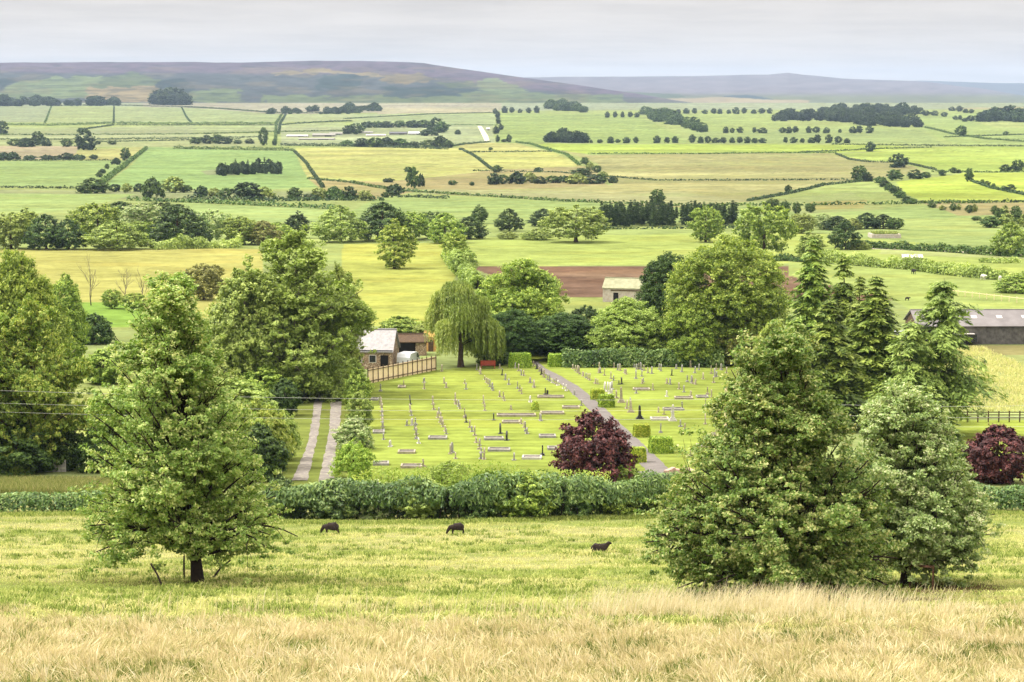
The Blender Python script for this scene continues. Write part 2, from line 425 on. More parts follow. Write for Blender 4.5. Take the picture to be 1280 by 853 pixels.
    bn = nd(nt, 'ShaderNodeBump'); bn.inputs['Strength'].default_value = .5; bn.inputs['Distance'].default_value = .12
    nt.links.new(noise_(nt, v, 2.2, 5, .7), bn.inputs['Height']); nt.links.new(bn.outputs[0], p.inputs['Normal'])
    nt.links.new(p.outputs[0], out.inputs[0])
    struct('ground', me, m)
build_ground()

# ------------------------------------------------------------------ the moors that close the valley
def build_moor(name, sky_pts, Ya, Yb, base_py, seed, paint, px0=-420, px1=1700):
    xs = np.arange(px0, px1, 2.5); ns, nb = 150, 12
    sk = np.interp(xs, [p[0] for p in sky_pts], [p[1] for p in sky_pts])
    sk = sk + (fbm(xs / 60, xs * 0, seed, 3) - .5) * 1.6
    bp = np.interp(xs, [p[0] for p in base_py], [p[1] for p in base_py])
    s = np.linspace(0, 1, ns)
    S, XP = np.meshgrid(s, xs, indexing='ij')
    YP = bp + (sk - bp) * (S ** .9)
    YP = YP + (fbm(XP / 45, S * 6, seed + 5, 4) - .5) * 4.5 * np.sin(PI * S)
    ypix = YP.copy()
    D = Ya + (Yb - Ya) * S ** 1.05
    vv = (CY - YP) / F; Z = CAMZ + D * (-sP + vv * cP) / (cP + vv * sP); X = D * ((XP - CX) / F) / (cP + vv * sP)
    col = paint(XP, ypix, S, X, D)
    back = [(D[-1:] + 300 * (k + 1), Z[-1:] - 5 * (k + 1) ** 1.6) for k in range(nb)]
    Xb = np.concatenate([X[-1:] * (b[0] / D[-1:]) for b in back]); Db = np.concatenate([b[0] for b in back]); Zb = np.concatenate([b[1] for b in back])
    X = np.concatenate([X, Xb]); D = np.concatenate([D, Db]); Z = np.concatenate([Z, Zb]); col = np.concatenate([col, np.repeat(col[-1:], nb, 0)])
    nr, nc = X.shape
    V = np.stack([X, D, Z], -1).reshape(-1, 3); i = np.arange((nr - 1) * nc).reshape(nr - 1, nc)[:, :-1].ravel()
    C4 = np.concatenate([np.clip(col.reshape(-1, 3), .004, .5), np.ones((nr * nc, 1))], 1)
    me = mk_mesh(name, V, np.stack([i, i + 1, i + nc + 1, i + nc], 1), {'albedo': ('FLOAT_COLOR', C4)}, True)
    m, nt, N, out = newmat(name + '_heath')
    at = nd(nt, 'ShaderNodeAttribute'); at.attribute_name = 'albedo'
    p = nd(nt, 'ShaderNodeBsdfDiffuse'); nt.links.new(at.outputs['Color'], p.inputs[0]); nt.links.new(p.outputs[0], out.inputs[0])
    struct(name, me, m)
HEATH, WOODC, GRASSC, TANC = [.8 * q for q in (np.array((.074, .058, .074)), np.array((.022, .034, .030)), np.array((.092, .122, .056)), np.array((.19, .16, .085)))]
def paint1(XP, yp, S, X, D):
    col = np.empty(XP.shape + (3,)); col[:] = np.array((.036, .042, .042))
    hl = 92 + 6 * (fbm(XP / 70, yp * 0, 3, 3) - .5)
    hl = np.where(XP > 420, np.interp(XP, [420, 560, 700, 900], [90, 100, 116, 128]), hl)
    hm = smooth(hl + 3, hl - 3, yp)[..., None]; col = col * (1 - hm) + HEATH * hm
    P = [([(18, 104), (60, 97), (130, 96), (112, 124), (0, 122), (0, 114)], GRASSC), ([(110, 112), (160, 99), (205, 108), (200, 127), (108, 126)], TANC * .8),
         ([(130, 98), (165, 90), (200, 100), (200, 108), (116, 110)], GRASSC * .7), ([(232, 113), (300, 112), (306, 128), (228, 128)], GRASSC * .85),
         ([(330, 90), (400, 87), (470, 92), (480, 97), (440, 94), (400, 90), (345, 96)], TANC * .75), ([(480, 92), (520, 90), (545, 98), (510, 106), (480, 104)], TANC * .55),
         ([(330, 118), (420, 122), (480, 117), (640, 116), (780, 118), (780, 130), (330, 130)], GRASSC * .8), ([(600, 100), (622, 98), (660, 113), (640, 120), (596, 114)], GRASSC),
         ([(540, 104), (590, 102), (600, 110), (560, 108)], GRASSC * .6),
         ([(195, 101), (235, 98), (240, 112), (228, 128), (196, 128)], WOODC * .9), ([(400, 94), (450, 93), (452, 112), (400, 112)], WOODC * 1.1), ([(480, 108), (590, 109), (600, 114), (560, 121), (480, 122)], WOODC * 1.1), ([(0, 98), (20, 100), (0, 112)], WOODC)]
    for poly, c in P:
        jx = XP + (fbm(XP / 9, yp / 4, 11, 4) - .5) * 26; jy = yp + (fbm(XP / 14, yp / 3, 13, 4) - .5) * 8
        col[pip(poly, jx, jy)] = c
    hl_ = (np.abs((yp * 1.0 + XP * .02) % 7.0 - 3.5) < .35) & (yp > 100) & (col[..., 1] > .08); col[hl_] *= .5
    gl = smooth(.52, .66, fbm(XP / 40, yp / 5, 23, 4))[..., None] * (yp > 84)[..., None] * .3; col = col * (1 - gl) + TANC * .62 * gl
    dk = smooth(.58, .68, fbm(XP / 18, yp / 2.5, 29, 4))[..., None] * .4; col = col * (1 - dk) + WOODC * dk
    col *= (.55 + .9 * fbm(XP / 14, yp / 2.2, 17, 5))[..., None]
    return col
def paint2(XP, yp, S, X, D):
    col = np.empty(XP.shape + (3,)); col[:] = np.array((.088, .082, .09))
    lo = smooth(114, 123, yp)[..., None]; col = col * (1 - lo) + (GRASSC * .55 + TANC * .2) * lo
    for poly, c in [([(905, 121), (935, 118), (965, 124), (960, 128), (900, 124)], WOODC * 1.4), ([(690, 118), (770, 114), (850, 118), (860, 124), (700, 126)], GRASSC * .6), ([(760, 124), (810, 122), (815, 130), (765, 130)], WOODC * 1.5),
                    ([(620, 116), (760, 120), (840, 128), (640, 131)], GRASSC * .8), ([(820, 124), (900, 122), (1010, 126), (1010, 132), (820, 131)], TANC)]:
        jx = XP + (fbm(XP / 9, yp / 4, 11, 3) - .5) * 12; jy = yp + (fbm(XP / 12, yp / 5, 13, 3) - .5) * 3
        col[pip(poly, jx, jy)] = c
    col *= (.7 + .6 * fbm(XP / 22, yp / 3, 19, 5))[..., None]
    return col
def paint3(XP, yp, S, X, D):
    col = np.empty(XP.shape + (3,)); col[:] = np.array((.05, .055, .06)); return col
build_moor('moor_hill', [(-420, 82), (0, 79), (180, 77.5), (300, 78.5), (400, 76.5), (480, 76.5), (530, 79), (560, 84), (600, 89.5), (650, 96.5), (720, 106), (800, 118), (860, 128), (1000, 138), (1700, 140)],
           5250, 8200, [(-420, 131), (700, 131), (860, 136), (1700, 146)], 31, paint1)
build_moor('far_moor_hill', [(-420, 110), (400, 104), (640, 97.5), (700, 96), (850, 95.5), (960, 93.5), (985, 91.5), (1003, 94), (1050, 98), (1100, 100), (1160, 103), (1220, 110), (1280, 120), (1700, 128)],
           8600, 12500, [(-420, 132), (1700, 133)], 37, paint2)
build_moor('farthest_moor_hill', [(-420, 118), (900, 108), (1000, 104), (1150, 101), (1250, 104), (1400, 106), (1700, 112)], 13200, 16500, [(-420, 130), (1700, 130)], 43, paint3)

# ------------------------------------------------------------------ haze: one closed box of thin even air
def build_haze():
    b = MB(); x0, x1, y0, y1, z0, z1 = -13000, 13000, -60, 20500, -260, 330
    b.box(((x0 + x1) / 2, (y0 + y1) / 2, (z0 + z1) / 2), (x1 - x0, y1 - y0, z1 - z0))
    m, nt, N, out = newmat('haze_air')
    p = nd(nt, 'ShaderNodeVolumePrincipled'); p.inputs['Color'].default_value = (.54, .72, 1, 1); p.inputs['Density'].default_value = HAZE
    p.inputs['Anisotropy'].default_value = 0.0
    nt.links.new(p.outputs[0], out.inputs['Volume'])
    tag(link('haze', b.mesh('haze'), m), 'pale blue air thickening towards the far moors', 'haze', kind='stuff')
HAZE = 3.8e-5
build_haze()
# ------------------------------------------------------------------ foliage builders
def unit(a): return a / np.maximum(np.linalg.norm(a, axis=1, keepdims=True), 1e-6)
def leaves(c, n, size, asp, rng, t=None, fold=.18):
    """a folded rhombus per leaf at centres c with normals n; t: preferred long direction"""
    N = len(c)
    if t is None: t = rng.normal(size=(N, 3))
    t = unit(t - n * np.sum(t * n, 1, keepdims=True)); b = np.cross(n, t)
    s = np.broadcast_to(np.asarray(size, float).reshape(-1, 1), (N, 1)); w = s * asp
    v = np.stack([c - t * s, c - b * w + n * w * fold, c + t * s, c + b * w + n * w * fold], 1)
    return v.reshape(-1, 3)
def leaf_mesh(name, V, tint, flip=True):
    N = len(V) // 4; Fc = np.arange(N * 4, dtype=np.int32).reshape(N, 4)
    return mk_mesh(name, V, Fc, {'tint': ('FLOAT', np.repeat(tint, 4))})
def clump_leaves(C, R, nleaf, leaf, asp, rng, ctint, centre, up=.45, out=.5, squash=.65, droop=0, keep=None):
    """nleaf leaves round each clump centre C (radius R)"""
    n = len(C); idx = np.repeat(np.arange(n), nleaf)
    d = unit(rng.normal(size=(n * nleaf, 3))); r = rng.random((n * nleaf, 1)) ** .45
    off = d * r * np.asarray(R).reshape(-1, 1)[idx]; off[:, 2] *= squash
    ax = unit(unit(C - centre) * np.array((1, 1, .5)) + rng.normal(size=C.shape) * .6)[idx]; al = np.sum(off * ax, 1, keepdims=True)
    off = (off - ax * al) * .72 + ax * al * 1.75      # sprays reach outwards along their twig
    off[:, 2] -= droop * (off[:, 0] ** 2 + off[:, 1] ** 2)
    p = C[idx] + off
    o = unit(p - centre)
    nn = unit(o * out + np.array((0, 0, up)) + d * .35 + rng.normal(size=p.shape) * .42)
    sz = leaf * (.7 + .6 * rng.random(len(p)))
    V = leaves(p, nn, sz, asp, rng)
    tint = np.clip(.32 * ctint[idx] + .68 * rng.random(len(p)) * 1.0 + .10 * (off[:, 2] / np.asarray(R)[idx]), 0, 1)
    return V, tint
def crown_shape(rng, h, cb, prof, n, lump=.28, inner=.45):
    """clump centres in a lumpy envelope. prof: (u, radius towards -x, radius towards +x)"""
    pu = np.array([p[0] for p in prof]); pl = np.array([p[1] for p in prof]); pr = np.array([p[2] if len(p) > 2 else p[1] for p in prof])
    uu = np.linspace(0, 1, 300); wgt = np.interp(uu, pu, (pl + pr) / 2) + .03 * max(pl.max(), pr.max()); wgt /= wgt.sum()
    u = rng.choice(uu, n, p=wgt) + rng.normal(size=n) * .01; u = np.clip(u, 0, 1)
    az = rng.random(n) * 2 * PI
    k = (1 + np.cos(az)) / 2; rr = np.interp(u, pu, pl) * (1 - k) + np.interp(u, pu, pr) * k
    L = np.ones(n)
    for _ in range(16):
        a0, u0, am = rng.random() * 2 * PI, rng.random(), (rng.random() * 2 - 1.05) * lump
        da = np.abs((az - a0 + PI) % (2 * PI) - PI); L += am * np.exp(-(da / .55) ** 2 - ((u - u0) / .14) ** 2)
    f = 1 - inner * rng.random(n) ** 1.7
    f = np.where(rng.random(n) < .16, 1 + .16 * rng.random(n), f)
    r = rr * L * f
    C = np.stack([np.cos(az) * r, np.sin(az) * r, cb + u * (h - cb)], 1)
    return C, u, az, f
def limbs(mb, rng, C, h, r0, count, lean=(0, 0), zmin=.15, bark_n=6, reach=.92, thin=.2):
    """trunk with a slight wander, and limbs that run into the crown's clumps"""
    k = 9; wob = rng.normal(size=(k, 2)) * .012 * h
    wob[0] = 0; tp = []
    for i in range(k):
        t = i / (k - 1); tp.append((wob[i][0] * t + lean[0] * t, wob[i][1] * t + lean[1] * t, h * .88 * t))
    rad = [r0 * (1.35 if i == 0 else 1) * (1 - .88 * i / (k - 1)) for i in range(k)]
    mb.tube([(tp[0][0], tp[0][1], -.3)] + tp, [rad[0] * 1.15] + rad, 9)
    tz = np.array([p[2] for p in tp]); tx = np.array([p[0] for p in tp]); ty = np.array([p[1] for p in tp])
    sel = rng.choice(len(C), min(count, len(C)), replace=False)
    for i in sel:
        c = C[i]; z0 = max(zmin * h, min(c[2] - .35 * math.hypot(c[0], c[1]) - .04 * h, .8 * h))
        a = Vector((np.interp(z0, tz, tx), np.interp(z0, tz, ty), z0)); e = Vector(c) * 1.0
        e = a + (e - a) * reach
        m = (a + e) / 2 + Vector((0, 0, .06 * (e - a).length)) + Vector(rng.normal(size=3) * .05 * (e - a).length)
        rb = max(r0 * thin * (1 - z0 / h) + .012 * r0, .012)
        mb.tube([a, a.lerp(m, .5) + Vector((0, 0, .01 * h)), m, m.lerp(e, .55), e], [rb, rb * .8, rb * .6, rb * .4, rb * .15], 5)
def boughed(seed, h, cb, rows, nb, per, nleaf, leaf, cr, rise=.25, asp=.5, r0=.3, lean=(0, 0), sag=.12, sparse_low=.5, rmin=.6, window=None, lobes=0, lobe_r=.6):
    """a big open tree: trunk, boughs that run out to the outline, twigs and leaf sprays along each bough"""
    rng = np.random.default_rng(seed); mb = MB(); k = 10; wob = rng.normal(size=(k, 2)) * .014 * h; wob[0] = 0
    tp = [(wob[i][0] * i / (k - 1) + lean[0] * i / (k - 1), wob[i][1] * i / (k - 1), h * .95 * i / (k - 1)) for i in range(k)]
    rad = [r0 * (1.3 if i == 0 else 1) * (1 - .93 * i / (k - 1)) for i in range(k)]
    mb.tube([(0, 0, -.3)] + tp, [rad[0] * 1.2] + rad, 9)
    tz = np.array([p[2] for p in tp]); tx = np.array([p[0] for p in tp]); ty = np.array([p[1] for p in tp]); tr = np.array(rad)
    pu = np.array([p[0] for p in rows]); pl = np.array([p[1] for p in rows]); pr = np.array([p[2] for p in rows])
    lob = [(rng.random() * 6.28, rng.random(), (rng.random() - .68) * 1.0) for _ in range(30)]
    Cs, Rs, Ts, Ax = [], [], [], []
    for i in range(nb):
        u = ((i + rng.random()) / nb) ** .92; az = i * 2.39996 + rng.normal() * .35
        if window and window[0] < u < window[1] and window[2] < math.cos(az) < window[3]: continue      # a place where low boughs are missing
        kk = (1 + math.cos(az)) / 2; r = float(np.interp(u, pu, pl) * (1 - kk) + np.interp(u, pu, pr) * kk)
        L = 1.0
        for a0, u0, am in lob:
            da = abs((az - a0 + PI) % (2 * PI) - PI); L += am * math.exp(-(da / .45) ** 2 - ((u - u0) / .07) ** 2)
        r = max(r * min(max(L, .3), 1.12) * (rmin + (1.06 - rmin) * rng.random() ** .7), .25)
        ze = cb + u * (h - cb); z0 = max(min(ze - rise * (1 + 1.3 * u) * r - .02 * h, .92 * h), .09 * h if u > .08 else .07 * h)
        if u < .12: z0 = max(z0, ze * .9)
        a = np.array((np.interp(z0, tz, tx), np.interp(z0, tz, ty), z0)); cl = np.interp(ze, tz, tx) * .6
        e = np.array((math.cos(az) * r + cl, math.sin(az) * r, ze))
        c1 = a + (e - a) * .5 + np.array((0, 0, .10 * r + sag * r * (1 - u))) + rng.normal(size=3) * .05 * r
        s = np.linspace(0, 1, 7)[:, None]; pts = (1 - s) ** 2 * a + 2 * s * (1 - s) * c1 + s ** 2 * e
        rb = max(float(np.interp(z0, tz, tr)) * .42, .02); mb.tube([tuple(p) for p in pts], [rb * (1 - .85 * q) + .006 for q in np.linspace(0, 1, 7)], 5)
        m = max(int(per * (.35 + r / max(pl.max(), pr.max()))), 4)
        if u < .14: m = int(m * (1 - sparse_low * .6))
        q = .22 + .80 * rng.random(m) ** .75; ss = q[:, None]; cp = (1 - ss) ** 2 * a + 2 * ss * (1 - ss) * c1 + ss ** 2 * e
        dv_ = unit((e - a)[None])[0]; sd = np.array((-dv_[1], dv_[0], 0)); sd /= max(np.linalg.norm(sd), 1e-3)
        lat = rng.normal(size=m) * (.20 * r + .15) * (1.15 - .55 * q); up_ = rng.normal(size=m) * (.13 * r + .10) + .03 * r
        C = cp + sd * lat[:, None] + np.array((0, 0, 1)) * (up_ - .10 * np.abs(lat))[:, None]
        sb = np.clip(q - .16, .1, 1)[:, None]; cs = (1 - sb) ** 2 * a + 2 * sb * (1 - sb) * c1 + sb ** 2 * e
        for j in range(0, m, 2): mb.tube([tuple(cs[j]), tuple(cs[j] * .45 + C[j] * .55 + dv_ * .05), tuple(cs[j] * .1 + C[j] * .9)], [.018, .011, .005], 4)
        Cs.append(C); Rs.append(cr * (.55 + .75 * rng.random(m)) * (1.1 - .25 * q)); Ts.append(np.clip(.25 + .5 * rng.random() + .4 * (rng.random(m) - .5), 0, 1)); Ax.append(np.tile(dv_, (m, 1)) + sd * np.sign(lat)[:, None] * .6)
    if lobes:       # rounded billows of sprays at the ends of some boughs
        ends = np.concatenate([c_[-max(len(c_) // 3, 1):] for c_ in Cs])
        for j in rng.choice(len(ends), lobes, replace=False):
            c0 = ends[j]; R_ = lobe_r * (.6 + .8 * rng.random()); m = int(34 * (R_ / .6) ** 2) + 8
            dd = unit(rng.normal(size=(m, 3)) + np.array((0, 0, .5))); Cs.append(c0 + dd * R_ * (.75 + .35 * rng.random((m, 1))) * np.array((1.1, 1.1, .8)) - np.array((0, 0, R_ * .25)))
            Rs.append(cr * (.55 + .6 * rng.random(m))); Ts.append(np.clip(.3 + .4 * rng.random() + .3 * (rng.random(m) - .5), 0, 1)); Ax.append(dd)
    C, R, ct, A = np.concatenate(Cs), np.concatenate(Rs), np.concatenate(Ts), unit(np.concatenate(Ax)); n = len(C)
    idx = np.repeat(np.arange(n), nleaf); N = len(idx); d = unit(rng.normal(size=(N, 3))); off = d * (rng.random((N, 1)) ** .5) * R[idx][:, None]
    al = np.sum(off * A[idx], 1, keepdims=True); off = (off - A[idx] * al) * .8 + A[idx] * al * 1.3; off[:, 2] *= .62
    P = C[idx] + off; o = unit(P - np.array((0, 0, cb + .4 * (h - cb)))); nn = unit(o * .35 + np.array((0, 0, .55)) + rng.normal(size=P.shape) * .5)
    V = leaves(P, nn, leaf * (.6 + .8 * rng.random(N)), asp, rng); t = np.clip(.45 * ct[idx] + .6 * rng.random(N), 0, 1)
    return {'crown': leaf_mesh('crown', V, t), 'trunk': mb.mesh('trunk', True), 'h': h, 'w': float(pl.max() + pr.max()), 'V': V, 't': t}
def billowed(seed, h, cb, rows, nlobe, nleaf, leaf, cr=.3, asp=.55, r0=.3, lean=(0, 0), lsize=.24, nl=3, top_u=.45, shell=.75, voids=10):
    """a crown of many billowing boughs: each lobe is a domed mass of leaf sprays with shaded hollows between"""
    rng = np.random.default_rng(seed); mb = MB()
    pu = np.array([p[0] for p in rows]); pl = np.array([p[1] for p in rows]); pr = np.array([p[2] if len(p) > 2 else p[1] for p in rows]); W_ = float(max(pl.max(), pr.max()))
    LC, LR = [], []
    tries = 0
    vd = [(rng.random() * 6.28, rng.random(), .16 + .22 * rng.random(), .03 + .05 * rng.random()) for _ in range(voids)]
    while len(LC) < nlobe and tries < nlobe * 60:
        tries += 1
        u = rng.random(); az = rng.random() * 2 * PI; kk = (1 + math.cos(az)) / 2; r = float(np.interp(u, pu, pl) * (1 - kk) + np.interp(u, pu, pr) * kk)
        if rng.random() > (r + .15 * W_) / (W_ * 1.15): continue
        if any(abs((az - a0 + PI) % (2 * PI) - PI) < wa_ and abs(u - u0) < wu_ for a0, u0, wa_, wu_ in vd): continue
        R = max(lsize * (.40 * W_ + .60 * r) * (.6 + .75 * rng.random()), .07 * W_)
        q = max(r - R * (.55 + .3 * rng.random()), 0) * (1 if rng.random() < .8 else rng.random())
        c = np.array((math.cos(az) * q, math.sin(az) * q, cb + u * (h - cb) - R * .55 * (u > .5) + R * .25 * (u < .15)))
        if any(np.linalg.norm(c - o) < .52 * (R + ro) for o, ro in zip(LC, LR)): continue
        LC.append(c); LR.append(R)
    LC = np.array(LC); LR = np.array(LR); LC[:, 0] += lean[0] * LC[:, 2] / h
    limbs(mb, rng, LC, h, r0, min(len(LC), 70), lean, zmin=max(cb / h * .7, .07), thin=.34)
    Cs, As, ts, Rs = [], [], [], []
    for c, R in zip(LC, LR):
        m = int(np.clip((R / cr) ** 2 * nl * 2.2, 10, 260)); d = unit(rng.normal(size=(m, 3)) + np.array((0, 0, top_u))); f = R * (shell + (1.12 - shell) * rng.random((m, 1)))
        p = c + d * f * np.array((1.12, 1.12, .82)); Cs.append(p); As.append(d); Rs.append(cr * (.6 + .7 * rng.random(m))); ts.append(np.full(m, .3 + .35 * rng.random()) + .2 * (rng.random(m) - .5))
        for j in range(0, m, 5): mb.tube([tuple(c), tuple((c + p[j]) / 2 + np.array((0, 0, .05))), tuple(p[j])], [.03, .018, .006], 4)
    C, A, ct, R = np.concatenate(Cs), np.concatenate(As), np.concatenate(ts), np.concatenate(Rs)
    idx = np.repeat(np.arange(len(C)), nleaf); N = len(idx); d = unit(rng.normal(size=(N, 3))); off = d * (rng.random((N, 1)) ** .5) * R[idx][:, None]
    al = np.sum(off * A[idx], 1, keepdims=True); off = off + A[idx] * al * .5; off[:, 2] *= .7
    P = C[idx] + off; nn = unit(A[idx] * .55 + np.array((0, 0, .4)) + rng.normal(size=P.shape) * .5)
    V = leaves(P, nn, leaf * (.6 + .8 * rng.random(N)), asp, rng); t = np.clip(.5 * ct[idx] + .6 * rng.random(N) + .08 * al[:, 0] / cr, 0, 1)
    return {'crown': leaf_mesh('crown', V, t), 'trunk': mb.mesh('trunk', True), 'h': h, 'w': float(pl.max() + pr.max()), 'V': V, 't': t}
PROFILES = {
    'round': [(0, .35), (.12, .78), (.35, 1.0), (.6, .95), (.8, .72), (.93, .42), (1, .08)],
    'dome': [(0, .8), (.2, 1.0), (.45, .97), (.7, .78), (.88, .46), (1, .08)],
    'tall': [(0, .4), (.15, .8), (.4, 1.0), (.6, .85), (.8, .6), (.93, .3), (1, .05)],
    'spread': [(0, .55), (.2, .9), (.42, 1.0), (.62, .93), (.8, .8), (.93, .5), (1, .1)],
    'bush': [(0, .85), (.3, 1.0), (.6, .88), (.85, .5), (1, .1)],
}
def broad(seed, h, w, cb, prof, n, nleaf, leaf, cr, asp=.55, lump=.3, r0=.3, nl=26, up=.45, squash=.7, lean=(0, 0), inner=.5, droop=0, holes=26):
    rng = np.random.default_rng(seed)
    if isinstance(prof, str): prof = [(u, r * w / 2) for u, r in PROFILES[prof]]
    C, u, az, f = crown_shape(rng, h - cr * .5, cb + cr * .35, [(p[0],) + tuple(max(q - cr * .6, .02) for q in p[1:]) for p in prof], n, lump, inner)
    # gaps in the crown where branches are missing
    hk = rng.choice(len(C), max(int(holes), 1), replace=False); hc = C[hk]; hr = (.045 + .05 * rng.random(len(hk))) * max(w, .6 * h)
    kp = np.ones(len(C), bool)
    for q_, r_ in zip(hc, hr): kp &= np.linalg.norm((C - q_) * np.array((1, 1, 1.5)), axis=1) > r_
    C, u = C[kp], u[kp]; n = len(C)
    C[:, 0] += lean[0] * C[:, 2] / h; C[:, 1] += lean[1] * C[:, 2] / h
    R = cr * (.65 + .7 * rng.random(n)) * np.interp(u, [0, .8, 1], [1, .9, .55])
    V, t = clump_leaves(C, R, nleaf, leaf, asp, rng, rng.random(n), np.array((lean[0] * .5, lean[1] * .5, cb + (h - cb) * .42)), up=up, squash=squash, droop=droop)
    mb = MB(); limbs(mb, rng, C, h, r0, nl, lean, zmin=max(cb / h * .75, .1))
    return {'crown': leaf_mesh('crown', V, t), 'trunk': mb.mesh('trunk', True), 'h': h, 'w': w, 'V': V, 't': t}
def bush(seed, h, w, n, nleaf, leaf, cr, prof='bush', **k):
    return broad(seed, h, w, .02 * h, prof, n, nleaf, leaf, cr, r0=.05 * h, nl=14, holes=9, **k)
def conifer(seed, h, w, cb=.5, layers=34, per=9, leaf=.30, gap=.0, droop=.35, ragged=.25, power=.66):
    rng = np.random.default_rng(seed); Ps = []; Ts = []; Ns = []; ct = []; mb = MB()
    mb.tube([(0, 0, -.3), (0, 0, h * .25), (rng.normal() * .1, rng.normal() * .1, h * .6), (0, 0, h)], [w * .045, w * .036, w * .02, .01], 8)
    for L in range(layers):
        u = (L + rng.random() * .6) / layers; z = cb + (h - cb) * u
        if rng.random() < gap: continue
        rad = w / 2 * ((1 - u) ** power * .96 + .03) * (1 if u > .1 else .75 + 2.5 * u)
        a0 = rng.random() * 6.3
        for j in range(per):
            if rng.random() < gap * .6: continue
            a = a0 + 2 * PI * j / per + rng.normal() * .22; r = rad * (1 + ragged * rng.normal() * .7); r = max(r, .15)
            dirv = np.array((math.cos(a), math.sin(a), 0)); tb = rng.random()
            m = max(int(r / leaf * 9), 10)
            s = rng.random(m) ** .8
            pt = dirv * (s[:, None] * r) + np.array((0, 0, 1)) * (z + .10 * r * s - droop * r * s ** 2)[:, None]
            side = np.array((-dirv[1], dirv[0], 0)); sw = rng.normal(size=m) * (.16 * r + .05) * (1.1 - s * .7)
            pt = pt + side * sw[:, None] + np.array((0, 0, 1)) * (rng.normal(size=m) * .05 * r - np.abs(sw) * .35)[:, None]
            Ps.append(pt); Ts.append(dirv[None] * .8 + side * np.sign(sw)[:, None] * .7 - np.array((0, 0, .55)) + rng.normal(size=(m, 3)) * .25)
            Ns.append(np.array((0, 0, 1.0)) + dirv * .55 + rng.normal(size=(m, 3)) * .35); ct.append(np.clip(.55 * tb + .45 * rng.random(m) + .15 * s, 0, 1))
            if L % 2 == 0 and j % 2 == 0:
                mb.tube([(0, 0, z), tuple(dirv * r * .5 + np.array((0, 0, z - droop * r * .2))), tuple(dirv * r * .92 + np.array((0, 0, z + .08 * r - droop * r * .85)))], [.045, .03, .01], 4)
    P, T, Nn, t = np.concatenate(Ps), np.concatenate(Ts), unit(np.concatenate(Ns)), np.concatenate(ct)
    V = leaves(P, Nn, leaf * (.6 + .7 * rng.random(len(P))), .34, rng, t=T)
    return {'crown': leaf_mesh('crown', V, t), 'trunk': mb.mesh('trunk', True), 'h': h, 'w': w, 'V': V, 't': t}
def willow(seed, h, w, strands=1500, leaf=.24):
    rng = np.random.default_rng(seed); P = []; ct = []; C0 = []
    for q in range(22):
        if q == 0: c = np.array((0, 0, h * .70))
        else:
            a = rng.random() * 6.3; r = w * .40 * rng.random() ** .6; c = np.array((math.cos(a) * r, math.sin(a) * r, h * (.9 - .62 * (r / (w * .5)) ** 1.4 - .25 * rng.random() * (r / (w * .5)))))
        C0.append(c); rr = w * (.13 + .08 * rng.random()); tb = rng.random()
        for k in range(strands // 22):
            a = rng.random() * 6.3; r = rr * rng.random() ** .5
            sx, sy = c[0] + math.cos(a) * r, c[1] + math.sin(a) * r; sz = c[2] + rr * .55 * math.sqrt(max(1 - (r / rr) ** 2, 0))
            L = (.10 + .26 * rng.random()) * h; L = min(L, sz - .35)
            m = max(int(L / .13), 4); s = np.linspace(0, 1, m)
            od = np.array((sx, sy)) / (math.hypot(sx, sy) + 1e-3) * .5 * np.minimum(s, .35)[:, None]
            P.append(np.stack([sx + od[:, 0] + rng.normal(size=m) * .07, sy + od[:, 1] + rng.normal(size=m) * .07, sz - s * L], 1)); ct.append(np.full(m, tb * .5) + rng.random(m) * .5)
    P = np.concatenate(P); t = np.concatenate(ct)
    o = P.copy(); o[:, 2] = .3; n = unit(unit(o) + rng.normal(size=P.shape) * .6)
    T = np.tile(np.array((0, 0, -1.0)), (len(P), 1)) + rng.normal(size=P.shape) * .3
    V = leaves(P, n, leaf * (.7 + .6 * rng.random(len(P))), .22, rng, t=T)
    mb = MB(); limbs(mb, rng, np.array(C0), h, .4, 22)
    return {'crown': leaf_mesh('crown', V, np.clip(t, 0, 1)), 'trunk': mb.mesh('trunk', True), 'h': h, 'w': w, 'V': V, 't': t}
def bare(seed, h, w, r0=.12):
    rng = np.random.default_rng(seed); mb = MB()
    def br(p, d, L, r, k):
        q = p + d * L; mid = p + d * L * .5 + Vector(rng.normal(size=3) * .05 * L)
        mb.tube([p, mid, q], [r, r * .75, r * .5], 5 if k < 2 else 4)
        if k >= 4: return
        for _ in range(3 if k else 5):
            t = .35 + .65 * rng.random(); s = p.lerp(q, t)
            nd_ = (d * .9 + Vector((rng.normal() * .5 * w / h * 2, rng.normal() * .5 * w / h * 2, .35))).normalized()
            br(s, nd_, L * (.45 + .25 * rng.random()), r * .45, k + 1)
    br(Vector((0, 0, -.2)), Vector((0, 0, 1)), h * .5, r0, 0)
    return {'branches': mb.mesh('branches', True), 'h': h, 'w': w}

